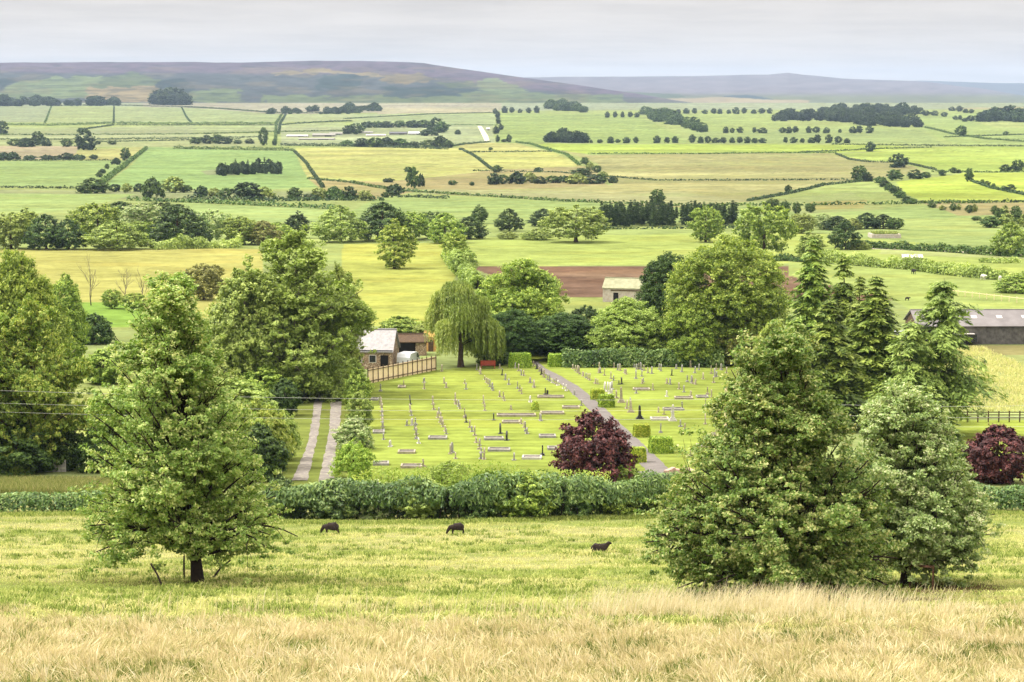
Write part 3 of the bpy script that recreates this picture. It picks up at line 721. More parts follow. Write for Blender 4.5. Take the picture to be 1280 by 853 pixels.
# leaf colours (sRGB of single leaves)
LM = {
    'maple': leafmat('leaf_bright_green', (62, 86, 40), (112, 136, 72), (178, 194, 128), .3),
    'hawthorn': leafmat('leaf_hawthorn_green', (48, 74, 32), (98, 128, 66), (172, 194, 128), .28),
    'grey': leafmat('leaf_silvery_green', (72, 96, 56), (122, 144, 92), (186, 200, 150), .25, .4),
    'mid': leafmat('leaf_mid_green', (50, 72, 26), (96, 118, 50), (156, 172, 90), .28),
    'olive': leafmat('leaf_olive_green', (66, 82, 36), (108, 126, 64), (154, 168, 104), .28),
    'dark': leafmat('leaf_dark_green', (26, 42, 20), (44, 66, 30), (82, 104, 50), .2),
    'yellow': leafmat('leaf_yellow_green', (80, 100, 40), (118, 138, 64), (162, 176, 100), .32),
    'ash': leafmat('leaf_ash_green', (56, 80, 32), (104, 130, 58), (166, 184, 98), .3),
    'willow': leafmat('leaf_willow_green', (80, 100, 48), (112, 132, 68), (158, 172, 106), .28),
    'conifer': leafmat('needle_green', (38, 58, 22), (78, 100, 44), (136, 154, 80), .22),
    'larch': leafmat('needle_light_green', (58, 76, 34), (90, 108, 54), (130, 146, 82), .22),
    'copper': leafmat('leaf_copper_purple', (32, 14, 18), (58, 28, 33), (98, 56, 58), .12, .3),
    'laurel': leafmat('leaf_laurel_green', (30, 52, 20), (62, 90, 40), (126, 146, 88), .2, .5),
    'box': leafmat('leaf_clipped_green', (66, 92, 30), (104, 132, 44), (152, 172, 72), .2),
    'gold': leafmat('leaf_golden_green', (80, 104, 30), (122, 146, 46), (170, 184, 76), .25),
    'lime': leafmat('leaf_lime_green', (82, 106, 40), (112, 138, 58), (156, 174, 88), .3),
    'brown': leafmat('leaf_bronze_green', (78, 84, 46), (104, 110, 62), (146, 148, 94), .25),
    'far': leafmat('leaf_distant_green', (36, 54, 30), (56, 78, 40), (90, 110, 60), .2, .15, .3),
    'fardark': leafmat('leaf_distant_dark_green', (24, 40, 26), (38, 56, 34), (66, 84, 48), .15, .15, .3),
    'farolive': leafmat('leaf_distant_olive_green', (74, 88, 50), (104, 118, 66), (142, 150, 90), .2, .15, .3),
}
BARK = solid('bark_brown', (96, 80, 62), (52, 42, 32), 6, .95, .6)
BARKG = solid('bark_grey', (128, 120, 106), (80, 74, 62), 5, .95, .5)
BARKD = solid('bark_dark', (62, 50, 40), (34, 27, 22), 6, .95, .6)

def plant(name, P, leafm, px, py, hpx, wpx, label, cat='tree', group=None, rz=None, bark=None, parts=True, at=None, sink=.0, dy=0):
    """a tree of shape P with its foot on the ground under photo pixel (px, py), hpx tall and wpx wide in photo pixels"""
    p = at if at is not None else hit(px, py)
    if dy: p = Vector((p.x * (p.y + dy) / p.y, p.y + dy, 0)); p.z = float(hgt(p.x, p.y))
    k = mpp(p.y); sz = hpx * k / P['h']; sx_ = wpx * k / P['w']
    rz = random.uniform(0, 6.28) if rz is None else rz
    p = p - Vector((0, 0, sink))
    assert len(label.split()) <= 16, label
    if not parts:
        o = link(name, P['crown'], LM[leafm]); o.location = p; o.rotation_euler = (0, 0, rz); o.scale = (sx_, sx_, sz)
        return tag(o, label, cat, group)
    r = thing(name, label, cat, p, rz, group); r.scale = (sx_, sx_, sz)
    if 'trunk' in P: link('trunk' if cat in ('tree',) else 'stems', P['trunk'], bark or BARK, r)
    link('crown' if cat in ('tree',) else 'foliage', P['crown'], LM[leafm], r)
    return r
# ------------------------------------------------------------------ tree shapes
# the two big trees of the near pasture get shapes of their own
kL = mpp(hit(247, 728).y)
def px_prof(k, base_y, top_y, cb_y, cx, rows):
    """(photo y, left edge, right edge) rows -> envelope profile round the trunk, in metres"""
    z = lambda y: (y - cb_y) / (top_y - cb_y)
    return sorted([(z(y), (cx - a) * k, (b - cx) * k) for y, a, b in rows])
ML = boughed(11, 393 * kL, 34 * kL, px_prof(kL, 728, 335, 702, 240, [(702, 150, 310), (690, 108, 352), (660, 104, 372), (630, 110, 350), (590, 104, 332), (550, 100, 328), (510, 108, 324), (480, 124, 312), (450, 134, 296), (420, 148, 280), (395, 162, 262), (370, 182, 248), (350, 194, 232), (335, 206, 222)]),
             165, 19, 42, .072, .33, .62, r0=.24, lean=(-1.0, 0), asp=.55, sparse_low=.2, rmin=.66, lobes=40, lobe_r=.5)
kA = mpp(hit(1000, 748).y)
HA = boughed(12, 345 * kA, 3 * kA, px_prof(kA, 752, 410, 748, 985, [(748, 850, 1090), (720, 824, 1112), (690, 815, 1118), (650, 808, 1116), (615, 812, 1110), (592, 850, 1100), (565, 857, 1080), (540, 880, 1050), (515, 893, 1026), (490, 896, 1012), (460, 898, 1004), (430, 908, 992), (410, 930, 974)]),
             200, 24, 46, .064, .30, .85, r0=.26, lean=(-.5, 0), asp=.6, sparse_low=.05, rmin=.78, window=(.07, .2, -.5, .25), lobes=90, lobe_r=.62)
kB = mpp(hit(1132, 730).y)
HB = boughed(13, 250 * kB, 26 * kB, px_prof(kB, 732, 480, 706, 1135, [(706, 1100, 1236), (690, 1064, 1256), (660, 1056, 1258), (640, 1058, 1250), (610, 1070, 1220), (580, 1062, 1212), (550, 1060, 1202), (520, 1074, 1182), (500, 1088, 1164), (482, 1105, 1142)]),
             165, 22, 48, .062, .30, .7, r0=.2, asp=.6, sparse_low=.2, rmin=.8, window=(.0, .2, -.9, -.3), lobes=55, lobe_r=.62)
# 170-300 m: crowns of leaf sprays
def prof_(nm, w): return [(u, r * w / 2, r * w / 2) for u, r in PROFILES[nm]]
G1 = billowed(21, 18, 1.0, prof_('spread', 16), 110, 26, .17, .55, .5, .42, lsize=.22, nl=2.6)
G2 = billowed(22, 17, .8, prof_('round', 14), 95, 26, .17, .52, .5, .4, lsize=.24, nl=2.6)
G3 = billowed(23, 16, .5, prof_('dome', 15), 105, 26, .17, .52, .5, .4, lsize=.23, nl=2.6)
G4 = broad(24, 18, 13, 1.0, 'tall', 820, 52, .23, .85, .5, .38, .4, 36)
A1 = boughed(25, 18, .8, prof_('dome', 16), 120, 20, 26, .2, .62, .5, r0=.4, asp=.42, sparse_low=.1, lobes=40, lobe_r=1.1)
S1 = bush(31, 5, 6, 330, 60, .13, .42, lump=.4)
S2 = bush(32, 5, 5.5, 300, 60, .14, .42, prof='round', lump=.4)
S3 = bush(33, 4, 5, 240, 70, .09, .38, lump=.4)
C1 = conifer(41, 20, 7.0, .6, 40, 11, .34, .02, .42)
C2 = conifer(42, 20, 7.5, .8, 36, 10, .36, .04, .5, .3)
C3 = conifer(43, 17, 9.5, 2.6, 26, 8, .34, .14, .3, .55, .55)
W1 = willow(51, 14, 11, 3400, .25)
# 330-800 m
B1 = broad(61, 13, 13, .5, 'dome', 330, 44, .27, .92, .6, .36, .36, 18)
B2 = broad(62, 13, 12, .6, 'round', 310, 44, .27, .9, .6, .40, .36, 18)
B3 = broad(63, 14, 9, .5, 'tall', 270, 44, .26, .8, .6, .38, .32, 16)
B4 = broad(64, 13, 14, 1.4, 'spread', 290, 46, .27, .88, .6, .42, .4, 22, holes=14)
# beyond that
F1 = broad(71, 11, 11, .2, 'dome', 110, 26, .5, 1.05, .7, .3, .3, 6, holes=4)
F2 = broad(72, 11, 10, .2, 'round', 100, 26, .5, 1.0, .7, .34, .3, 6, holes=4)
F3 = broad(73, 12, 8, .2, 'tall', 90, 26, .48, .95, .7, .34, .3, 6, holes=4)
F4 = broad(74, 4, 6, 0, 'bush', 60, 24, .36, .7, .7, .34, .2, 4, holes=2)
FC = conifer(75, 14, 4.2, 1.5, 12, 6, .7, .05, .3, .3, .6)
FT = conifer(76, 14, 3.2, 5.5, 9, 5, .7, .1, .2, .4, .4)

# ------------------------------------------------------------------ near trees
plant('broadleaf_tree', ML, 'maple', 247, 729, 393, 270, 'lone pyramid-shaped tree with a short dark trunk and sweeping low boughs in the sheep pasture', rz=0, bark=BARKD)
plant('broadleaf_tree', HA, 'hawthorn', 995, 750, 345, 310, 'big dense green tree with a ragged tip whose lowest boughs touch the tall straw grass', rz=0, bark=BARKD)
plant('broadleaf_tree', HB, 'grey', 1132, 731, 250, 200, 'smaller silvery green tree with bare lower limbs beside a rusty rail', rz=0, bark=BARKD)
# around the burial ground
T = 'tree'
plant('ash_tree', A1, 'ash', 42, 588, 218, 150, 'tall feathery ash tree with ivy-dark stems standing behind the tan grass bank')
plant('ash_tree', A1, 'ash', -22, 590, 215, 120, 'feathery ash tree cut by the photo edge behind the tan grass bank')
plant('ash_tree', G3, 'mid', 22, 520, 212, 128, 'taller dark green ash crown rising behind the feathery ash trees')
plant('ash_tree', G4, 'mid', 84, 470, 136, 56, 'slim green tree between the ash trees and the bare saplings')
plant('broadleaf_tree', A1, 'olive', 372, 497, 210, 196, 'broad olive green tree spreading over the head of the twin-track lane', bark=BARKG)
plant('broadleaf_tree', G4, 'olive', 308, 500, 178, 110, 'olive green tree merging into the broad olive crown beside the lane', bark=BARKG)
plant('broadleaf_tree', A1, 'olive', 424, 480, 150, 68, 'drooping olive tree screening the stone cottage roof', bark=BARKG)
plant('weeping_willow', W1, 'willow', 576, 459, 116, 104, 'weeping willow with hanging pale green strands beside the timber fence', sink=.2)
plant('broadleaf_tree', G3, 'mid', 652, 440, 118, 126, 'rounded mid-green tree directly behind the red bench and the willow')
plant('broadleaf_tree', G2, 'dark', 704, 450, 60, 92, 'dark shaded tree closing the end of the burial ground path')
plant('broadleaf_tree', G1, 'dark', 640, 452, 66, 70, 'low dark tree in shade between willow and clipped hedge')
plant('broadleaf_tree', S2, 'yellow', 655, 440, 66, 40, 'small yellowish flowering tree in front of the rounded mid-green tree')
plant('broadleaf_tree', G3, 'olive', 786, 452, 82, 104, 'light olive tree with loose sprays below the ruined stone barn')
plant('broadleaf_tree', G4, 'dark', 733, 440, 62, 54, 'small dark green tree between the shaded path end and the light olive tree')
plant('broadleaf_tree', G2, 'dark', 836, 430, 116, 82, 'very dark green tree pressed against the large green crown near the barn')
plant('broadleaf_tree', G1, 'mid', 908, 452, 158, 152, 'largest rounded green tree at the back of the burial ground')
plant('broadleaf_tree', G3, 'mid', 868, 456, 90, 80, 'low green tree skirting the largest rounded crown')
plant('broadleaf_tree', S1, 'brown', 934, 456, 62, 84, 'bronze-green rounded bush at the foot of the largest rounded tree', 'bush')
plant('broadleaf_tree', S2, 'yellow', 968, 470, 74, 50, 'yellow-green small tree between the bronze bush and the conifers')
plant('conifer_tree', C1, 'conifer', 1014, 515, 222, 92, 'tallest dark conifer at the near end of the conifer clump')
plant('conifer_tree', C2, 'conifer', 1052, 512, 195, 90, 'second conifer of the clump, slim and pointed, behind its neighbours', rz=1)
plant('conifer_tree', C1, 'conifer', 1092, 528, 186, 112, 'broad-skirted conifer standing on the barn side of the clump', rz=2.2)
plant('conifer_tree', C2, 'conifer', 1034, 536, 165, 112, 'low bushy conifer filling the front of the conifer clump', rz=4)
plant('conifer_tree', C2, 'larch', 1072, 520, 178, 80, 'narrow lighter conifer squeezed in the middle of the clump', rz=5)
plant('larch_tree', C3, 'larch', 1176, 545, 200, 120, 'ragged larch with bare upper boughs in front of the long farm shed', rz=.6)
plant('larch_tree', C3, 'larch', 1138, 548, 150, 96, 'shorter larch joining the conifer clump to the ragged larch', rz=3)
plant('conifer_tree', C2, 'conifer', 1160, 570, 90, 100, 'low spreading dark conifer above the silvery green tree', rz=2)
plant('copper_bush', S1, 'copper', 742, 604, 96, 102, 'dark purple copper-leaved bush beside the burial ground path', 'bush')
plant('copper_bush', S2, 'copper', 1246, 604, 78, 84, 'purple copper-leaved bush below the post and rail fence', 'bush')
# shrubs along the lane
plant('shrub', S1, 'yellow', 322, 585, 92, 84, 'pale yellow-green shrub leaning over the lane verge', 'shrub')
plant('shrub', S1, 'dark', 322, 600, 74, 82, 'dark glossy evergreen shrub at the lane gateway', 'shrub')
plant('shrub', S2, 'olive', 292, 530, 60, 96, 'olive shrub mass under the broad olive tree', 'shrub')
plant('shrub', S2, 'dark', 356, 520, 50, 40, 'small dark shrub on the far side of the lane', 'shrub')
plant('shrub', S1, 'mid', 330, 505, 50, 80, 'mid-green shrub beneath the olive trees', 'shrub')
plant('shrub', S3, 'lime', 442, 598, 52, 52, 'bright lime green rounded shrub between lane and gravestones', 'shrub')
plant('shrub', S1, 'grey', 444, 562, 44, 50, 'silvery grey shrub above the bright lime shrub', 'shrub')
plant('shrub', S2, 'olive', 450, 536, 50, 34, 'olive shrub along the lane beside the grave kerbs', 'shrub')
plant('shrub', S1, 'mid', 446, 506, 48, 36, 'green shrub at the corner of the timber fence', 'shrub')
plant('shrub', S2, 'olive', 440, 486, 40, 30, 'drooping olive shrub at the head of the lane', 'shrub')
plant('shrub', S1, 'mid', 165, 600, 50, 70, 'light green shrub half hidden behind the lone pasture tree', 'shrub')
plant('shrub', S2, 'mid', 130, 480, 46, 60, 'green shrub in the field gap behind the lone pasture tree', 'shrub')
plant('shrub', S1, 'dark', 118, 430, 40, 50, 'dark bush under the bare saplings', 'shrub')
plant('shrub', S2, 'mid', 240, 470, 60, 90, 'green shrub filling the gap behind the lone pasture tree top', 'shrub')
plant('shrub', S1, 'mid', 205, 440, 50, 60, 'small shrub below the yellow hay field corner', 'shrub')
plant('shrub', S1, 'dark', 20, 590, 70, 120, 'dark ivy thicket at the feet of the ash trees', 'shrub')
plant('shrub', S2, 'dark', 84, 588, 60, 50, 'dark thicket beside the white paling fence', 'shrub')
plant('shrub', S3, 'olive', 562, 604, 30, 56, 'olive bush poking above the laurel hedge top', 'shrub')
plant('shrub', S3, 'lime', 608, 610, 24, 60, 'bright green bush in the hedge below the headstones', 'shrub')
plant('shrub', S3, 'mid', 782, 605, 28, 40, 'small green bush at the foot of the copper-leaved bush', 'shrub')
plant('shrub', S1, 'dark', 615, 456, 26, 46, 'dark rounded bush beside the red bench', 'shrub')
plant('shrub', S2, 'dark', 1222, 600, 46, 40, 'dark green bush beside the right copper-leaved bush', 'shrub')
plant('shrub', S2, 'olive', 540, 424, 26, 46, 'bushy hedge end behind the timber hut', 'shrub')
plant('shrub', S1, 'mid', 500, 418, 24, 60, 'green bush behind the cottage woodpile', 'shrub')
plant('shrub', S1, 'olive', 1200, 500, 30, 40, 'pale bush at the hay meadow corner under the larch', 'shrub')

for a in (('S1', 'olive', 346, 575, 74, 56, 'olive shrub between the glossy evergreen shrub and the lane'), ('S2', 'yellow', 300, 590, 90, 70, 'pale green shrub behind the lone pasture tree boughs on the lane side'), ('S2', 'mid', 152, 575, 92, 84, 'mid-green shrub joining the ash trees to the lone pasture tree'), ('S1', 'dark', 122, 590, 60, 60, 'dark shrub at the end of the white paling fence'),
          ('S1', 'olive', 270, 520, 70, 90, 'olive shrub under the edge of the broad olive tree'), ('S2', 'mid', 365, 500, 60, 60, 'shady green shrub at the bend of the lane'), ('S1', 'olive', 390, 482, 34, 40, 'small olive shrub across the head of the lane'),
          ('S1', 'laurel', 352, 648, 54, 62, 'glossy laurel clump at the lane end of the front hedge'), ('S2', 'laurel', 418, 650, 56, 70, 'big glossy laurel clump in the front hedge behind the first grazing sheep'), ('S1', 'grey', 470, 649, 52, 58, 'silvery clump in the front hedge between the two grazing sheep'),
          ('S2', 'olive', 528, 649, 58, 70, 'olive clump in the front hedge just lane-side of the second grazing sheep'), ('S1', 'laurel', 596, 648, 50, 64, 'dark laurel clump in the front hedge behind the second grazing sheep'), ('S2', 'mid', 655, 648, 62, 76, 'tall bright bushy clump in the front hedge before the copper-leaved bush'),
          ('S1', 'laurel', 712, 646, 48, 60, 'laurel clump in the front hedge below the copper-leaved bush'), ('S1', 'mid', 770, 645, 44, 62, 'green clump in the front hedge beyond the lying sheep'), ('S2', 'olive', 830, 643, 42, 60, 'olive clump in the front hedge below the path fork')):
    plant('shrub', globals()[a[0]], *a[1:6], a[6], 'shrub', 'clumps in the front hedge' if 'front hedge' in a[6] else None)
# ------------------------------------------------------------------ 330-800 m: the belts of the valley floor
belt = 'trees of the valley floor belts'
for a in [
    ('B2', 'olive', 14, 311, 46, 48, 'olive tree at the very end of the valley belt by the hay field'),
    ('B1', 'dark', 58, 312, 44, 46, 'dark round tree, second along the edge of the hay field'),
    ('B1', 'dark', 86, 312, 38, 40, 'dark round tree squat beside its taller dark twin'),
    ('B3', 'mid', 34, 300, 40, 36, 'green tree tucked behind the two dark round trees'),
    ('B2', 'mid', 122, 303, 50, 62, 'tall mid-green tree behind the light olive bushes of the belt'),
    ('B1', 'olive', 147, 312, 36, 66, 'low wide light olive tree edging the hay field'),
    ('B2', 'grey', 178, 290, 36, 52, 'greyish tree set back in the belt'),
    ('B1', 'dark', 222, 308, 52, 66, 'largest dark round tree at the middle of the belt'),
    ('B2', 'mid', 176, 306, 30, 40, 'small green tree against the side of the largest dark tree'),
    ('B4', 'grey', 262, 304, 42, 50, 'grey-green tree right after the largest dark tree'),
    ('B2', 'far', 200, 282, 30, 50, 'hazy green tree at the back row of the belt'),
    ('B1', 'far', 150, 280, 28, 54, 'hazy wide tree at the back row behind the olive bushes'),
    ('B2', 'mid', 300, 306, 36, 44, 'mid-green tree before the dark pine of the belt'),
    ('B1', 'brown', 330, 306, 30, 42, 'bronze-green tree beside the dark pine of the belt'),
    ('B3', 'fardark', 373, 298, 34, 28, 'dark pine on its own in the belt'),
    ('B1', 'mid', 346, 300, 22, 40, 'low green bush tree under the dark pine'),
    ('B1', 'olive', 426, 303, 46, 58, 'light olive dome-shaped tree right of the dark pine'),
    ('B1', 'dark', 478, 301, 48, 62, 'dark dome-shaped tree behind the yellow field trees'),
    ('B2', 'mid', 512, 300, 36, 44, 'mid-green tree beside the dark dome-shaped tree'),
    ('B2', 'far', 540, 298, 34, 38, 'hazy green tree in the middle of the belt'),
    ('B1', 'mid', 556, 304, 38, 42, 'round green tree at the yellow field corner'),
    ('B1', 'dark', 586, 299, 28, 40, 'dark low tree closing the belt at the green field'),
    ('B3', 'yellow', 493, 336, 62, 44, 'pale yellow-green tree alone in the yellow field'),
    ('B3', 'yellow', 568, 330, 44, 32, 'yellowish tree at the top of the field-edge hedge'),
    ('B2', 'olive', 580, 345, 34, 34, 'olive tree on the hedge beside the ploughed field'),
    ('B3', 'far', 599, 280, 24, 20, 'small upright tree in the pale field behind the belt'),
    ('B1', 'dark', 637, 289, 28, 30, 'dark round tree alone in the pale green field'),
    ('B1', 'fardark', 680, 283, 22, 32, 'dark tree next to the big olive tree with pale trunk'),
    ('B4', 'olive', 720, 303, 46, 74, 'big olive tree with a pale leaning trunk in the green field'),
    ('B1', 'olive', 634, 299, 10, 24, 'low olive bush, smaller of two in the green field'),
    ('B1', 'olive', 670, 300, 14, 34, 'low olive bush, larger of two in the green field'),
    ('B2', 'mid', 882, 303, 46, 40, 'upright green tree above the largest rounded tree'),
    ('B4', 'mid', 955, 322, 68, 68, 'tall open-crowned tree with spreading limbs beyond the ploughed field'),
    ('B1', 'dark', 1057, 312, 36, 34, 'dark rounded tree on the hedge right of the open-crowned tree'),
    ('B3', 'olive', 1014, 326, 38, 34, 'olive tree peeping over the tallest conifer tip'),
    ('B1', 'olive', 1072, 312, 12, 26, 'low olive bush against the dark rounded hedge tree'),
    ('B1', 'mid', 1263, 320, 42, 40, 'round oak at the pale track by the photo edge'),
    ('B1', 'mid', 1270, 366, 22, 46, 'dark bush clump by the hedge where white cows graze'),
    ('B2', 'grey', 1030, 287, 20, 28, 'grey-green tree at the start of the dark copse strip'),
    ('B1', 'fardark', 1047, 288, 18, 30, 'dark tree second in the copse strip'),
    ('B1', 'farolive', 1066, 287, 14, 22, 'olive tree third in the copse strip'),
    ('B1', 'fardark', 1084, 286, 20, 30, 'dark tree fourth in the copse strip'),
    ('B1', 'fardark', 1104, 286, 18, 28, 'dark tree fifth in the copse strip'),
    ('B2', 'far', 1119, 287, 15, 20, 'green tree last in the copse strip'),
    ('B2', 'farolive', 1002, 292, 26, 30, 'olive tree where the copse strip meets the open-crowned tree'),
    ('B3', 'far', 981, 268, 18, 12, 'thin hazy tree above the copse strip'),
    ('B3', 'far', 996, 268, 16, 10, 'slender pale poplar above the copse strip'),
    ('B2', 'far', 1013, 266, 12, 12, 'small rounded tree above the copse strip'),
    ('B2', 'far', 965, 268, 20, 18, 'hazy rounded tree behind the open-crowned tree'),
]:
    nm = 'bush' if ' bush' in a[6] else 'broadleaf_tree'
    plant(nm, globals()[a[0]], a[1], a[2], a[3], a[4] * 1.04, a[5] * 1.14, a[6], 'bush' if nm == 'bush' else 'tree', belt)
BR1 = bare(81, 9, 4); BR2 = bare(82, 8, 5)
for P_, px, py, h_, lab in ((BR1, 114, 382, 66, 'tall leafless sapling, first of the bare ones by the hay field'), (BR2, 158, 385, 58, 'leafless sapling standing between the two other bare ones'), (BR1, 178, 384, 52, 'short leafless sapling nearest the lone pasture tree top')):
    p = hit(px, py); r = thing('bare_tree', lab, 'tree', p, random.random() * 6, 'bare saplings by the hay field'); s = h_ * mpp(p.y) / P_['h']; r.scale = (s, s, s)
    link('branches', P_['branches'], BARKG, r)
for px, py, h_, w_, lab in ((140, 386, 26, 26, 'small dark bush under the middle bare sapling'), (168, 387, 22, 34, 'thorn bush at the feet of the bare saplings'), (255, 375, 48, 60, 'twiggy greyish bush behind the lone tree top')):
    plant('bush', B2, 'brown' if w_ > 50 else 'mid', px, py, h_, w_, lab, 'bush')

# ------------------------------------------------------------------ beyond: each tree still a thing of its own
ORD = ['first', 'second', 'third', 'fourth', 'fifth', 'sixth', 'seventh', 'eighth', 'ninth', 'tenth', 'eleventh', 'twelfth', 'thirteenth', 'fourteenth', 'fifteenth', 'sixteenth',
       'seventeenth', 'eighteenth', 'nineteenth', 'twentieth', 'twenty-first', 'twenty-second', 'twenty-third', 'twenty-fourth', 'twenty-fifth', 'twenty-sixth', 'twenty-seventh', 'twenty-eighth', 'twenty-ninth', 'thirtieth']
FP = {'1': F1, '2': F2, '3': F3, '4': F4}
def far_row(phrase, pts, shapes='12', mats=('fardark',), adj='round dark'):
    for i, q in enumerate(pts):
        px, py, h_, w_ = q
        jt = random.uniform(.86, 1.22)
        plant('distant_tree', FP[shapes[i % len(shapes)]], mats[i % len(mats)], px, py + random.uniform(-.3, .3), h_ * 1.1 * jt, w_ * 1.12 * random.uniform(.85, 1.2), f'{adj} tree, {ORD[i]} from left in {phrase}', 'tree', phrase, parts=False)
far_row('upper tree row across the far green field', [(x, 166.5, h, w) for x, h, w in ((907, 7, 7), (915, 7, 7), (925, 8, 8), (943, 8, 6), (953, 8, 11), (978, 7, 9), (986, 7, 8), (994, 9, 8), (1011, 7, 8), (1020, 7, 9), (1033, 7, 7), (1050, 5, 5), (1066, 8, 9), (1074, 8, 8), (1087, 8, 10))])
far_row('lower tree row under the far green field', [(x, 179, h, w) for x, h, w in ((739, 4, 4), (750, 5, 6), (763, 7, 7), (772, 5, 7), (783, 7, 8), (795, 7, 7), (821, 8, 8), (834, 8, 8), (844, 7, 8), (865, 9, 9), (876, 7, 8), (885, 7, 8), (895, 7, 9), (904, 7, 8), (915, 6, 7), (925, 8, 8), (934, 9, 8), (943, 6, 8), (953, 6, 9), (982, 7, 7), (992, 8, 8), (1003, 6, 6), (1014, 8, 9), (1022, 9, 9), (1036, 9, 8), (1048, 8, 9), (1059, 6, 7))])
far_row('skyline tree row above the far green field', [(x, 141.5, h, w) for x, h, w in ((631, 7, 7), (640, 6, 7), (650, 6, 6), (661, 6, 7), (671, 8, 6))])
far_row('short tree row before the slanting wood', [(x, 147, h, w) for x, h, w in ((759, 8, 6), (769, 6, 6), (778, 7, 5), (788, 6, 6), (796, 7, 6))])
far_row('far skyline row behind the slanting wood', [(x, 142.5, h, w) for x, h, w in ((838, 6, 8), (848, 6, 8), (858, 7, 8), (868, 6, 7), (881, 5, 8), (892, 6, 8), (900, 6, 7), (911, 6, 6), (920, 8, 9), (930, 7, 7), (942, 6, 7), (952, 6, 8), (962, 7, 7))])
far_row('tree line climbing beside the far green field', [(622, 178, 8, 6), (620, 168, 8, 8), (626, 163, 8, 7), (623, 155, 8, 7), (622, 148, 8, 7), (619, 143, 8, 7), (630, 178, 4, 9), (636, 178, 8, 8)], '3')
far_row('wooded strip across the tan pasture', [(617, 231, 15, 17), (629, 230, 12, 14), (646, 230, 16, 20), (662, 229, 15, 16), (675, 230, 10, 18), (690, 229, 10, 20), (705, 229, 9, 18), (722, 230, 11, 24), (738, 230, 11, 24), (752, 229, 10, 18), (766, 229, 7, 10)], '1244', ('fardark', 'far', 'fardark', 'farolive'), 'hazy')
far_row('thicket sloping down to the wooded strip', [(731, 206, 10, 11), (738, 212, 8, 10), (746, 216, 8, 12), (754, 222, 8, 12), (728, 220, 9, 22)], '24', ('far', 'farolive'), 'small hazy')
far_row('thin row along the pale left meadow', [(116, 242, 18, 32), (143, 240, 9, 14), (158, 241, 10, 14), (191, 248, 22, 22), (174, 240, 10, 14), (216, 241, 17, 24), (232, 241, 10, 14), (252, 247, 13, 18), (268, 246, 10, 14), (282, 247, 11, 16), (308, 249, 17, 30), (331, 248, 16, 20), (369, 249, 14, 20), (388, 250, 8, 20), (400, 250, 12, 18), (418, 250, 14, 22), (436, 250, 16, 22), (456, 251, 12, 22), (482, 247, 7, 12), (494, 245, 12, 18)], '1224', ('far', 'fardark', 'farolive'), 'hazy')
far_row('bushy hedge between two left green fields', [(157, 201, 13, 13), (145, 206, 7, 11), (134, 212, 7, 7), (128, 217, 6, 9), (124, 222, 6, 9)], '24', ('far', 'fardark'), 'small')
far_row('hedge under the pink-tan left field', [(5, 200, 8, 16), (16, 200, 8, 14), (38, 200, 5, 14), (58, 200, 6, 14), (72, 200, 5, 14), (84, 200, 7, 16), (98, 200, 6, 18), (117, 199, 6, 10)], '4', ('fardark',), 'low dark')
far_row('scattered trees above the pink-tan left field', [(3, 168, 14, 14), (18, 183, 9, 18), (34, 184, 12, 20), (48, 182, 15, 16), (58, 183, 10, 14), (84, 184, 8, 14), (107, 188, 22, 24), (101, 166, 6, 8), (122, 181, 4, 8), (140, 181, 4, 10)], '12', ('fardark', 'far'), 'dark')
far_row('scrub between field and glasshouse farm', [(245, 180, 8, 14), (258, 180, 9, 14), (272, 180, 11, 14), (284, 180, 8, 12), (297, 180, 6, 12), (312, 180, 6, 12), (329, 182, 20, 13), (343, 182, 8, 5)], '21', ('far', 'fardark'), 'small hazy')
far_row('wood around the glasshouse farm', [(434, 168, 10, 12), (446, 168, 11, 16), (460, 160, 8, 14), (472, 160, 8, 14), (484, 160, 8, 16), (500, 160, 9, 16), (516, 160, 8, 16), (530, 160, 9, 18), (545, 166, 16, 20), (552, 166, 14, 16), (536, 170, 9, 18), (434, 183, 8, 18), (452, 184, 12, 20), (468, 184, 10, 18), (484, 184, 10, 20), (500, 184, 9, 18), (518, 184, 7, 18), (535, 184, 9, 16), (550, 185, 12, 18), (560, 185, 8, 14), (572, 168, 6, 8)], '1244', ('fardark', 'far'), 'dark')
far_row('tan slope below the yellow field', [(516, 236, 22, 16), (526, 234, 14, 10), (510, 216, 6, 9), (577, 188, 3, 6), (613, 188, 4, 6), (486, 228, 6, 12), (566, 232, 5, 12), (590, 232, 4, 6), (621, 216, 9, 10), (673, 215, 5, 9), (822, 257, 18, 20), (985, 241, 8, 9)], '24', ('far', 'fardark'), 'lone')
far_row('bright fields on the right-hand slope', [(1088, 190, 13, 13), (1201, 170, 13, 12), (1123, 210, 18, 25), (1075, 227, 17, 22), (1086, 227, 9, 10), (1118, 226, 12, 18), (1144, 224, 11, 16), (1157, 223, 8, 14), (1178, 220, 7, 9), (1192, 217, 7, 8), (1199, 217, 4, 6), (1211, 227, 14, 13), (1257, 215, 10, 12), (1273, 215, 12, 14), (1263, 240, 10, 11), (1228, 231, 6, 6), (1234, 232, 6, 8), (1242, 234, 4, 6), (1254, 238, 5, 6), (1257, 169, 4, 8)], '12', ('fardark', 'far'), 'lone')
far_row('bushy hedge curving down the right-hand slope', [(1100, 229, 8, 14), (1106, 234, 9, 14), (1112, 238, 9, 13), (1119, 242, 9, 13), (1125, 248, 9, 13), (1134, 252, 8, 13), (1140, 255, 7, 12)], '41', ('far', 'fardark'), 'rounded')
far_row('hedge under the small right tan field', [(1165, 260, 7, 10), (1178, 263, 7, 10), (1191, 264, 10, 8), (1198, 263, 9, 7), (1211, 267, 11, 8), (1218, 266, 10, 7), (1243, 268, 9, 8), (1256, 270, 11, 12), (1270, 272, 12, 14)], '23', ('far', 'farolive'), 'upright')
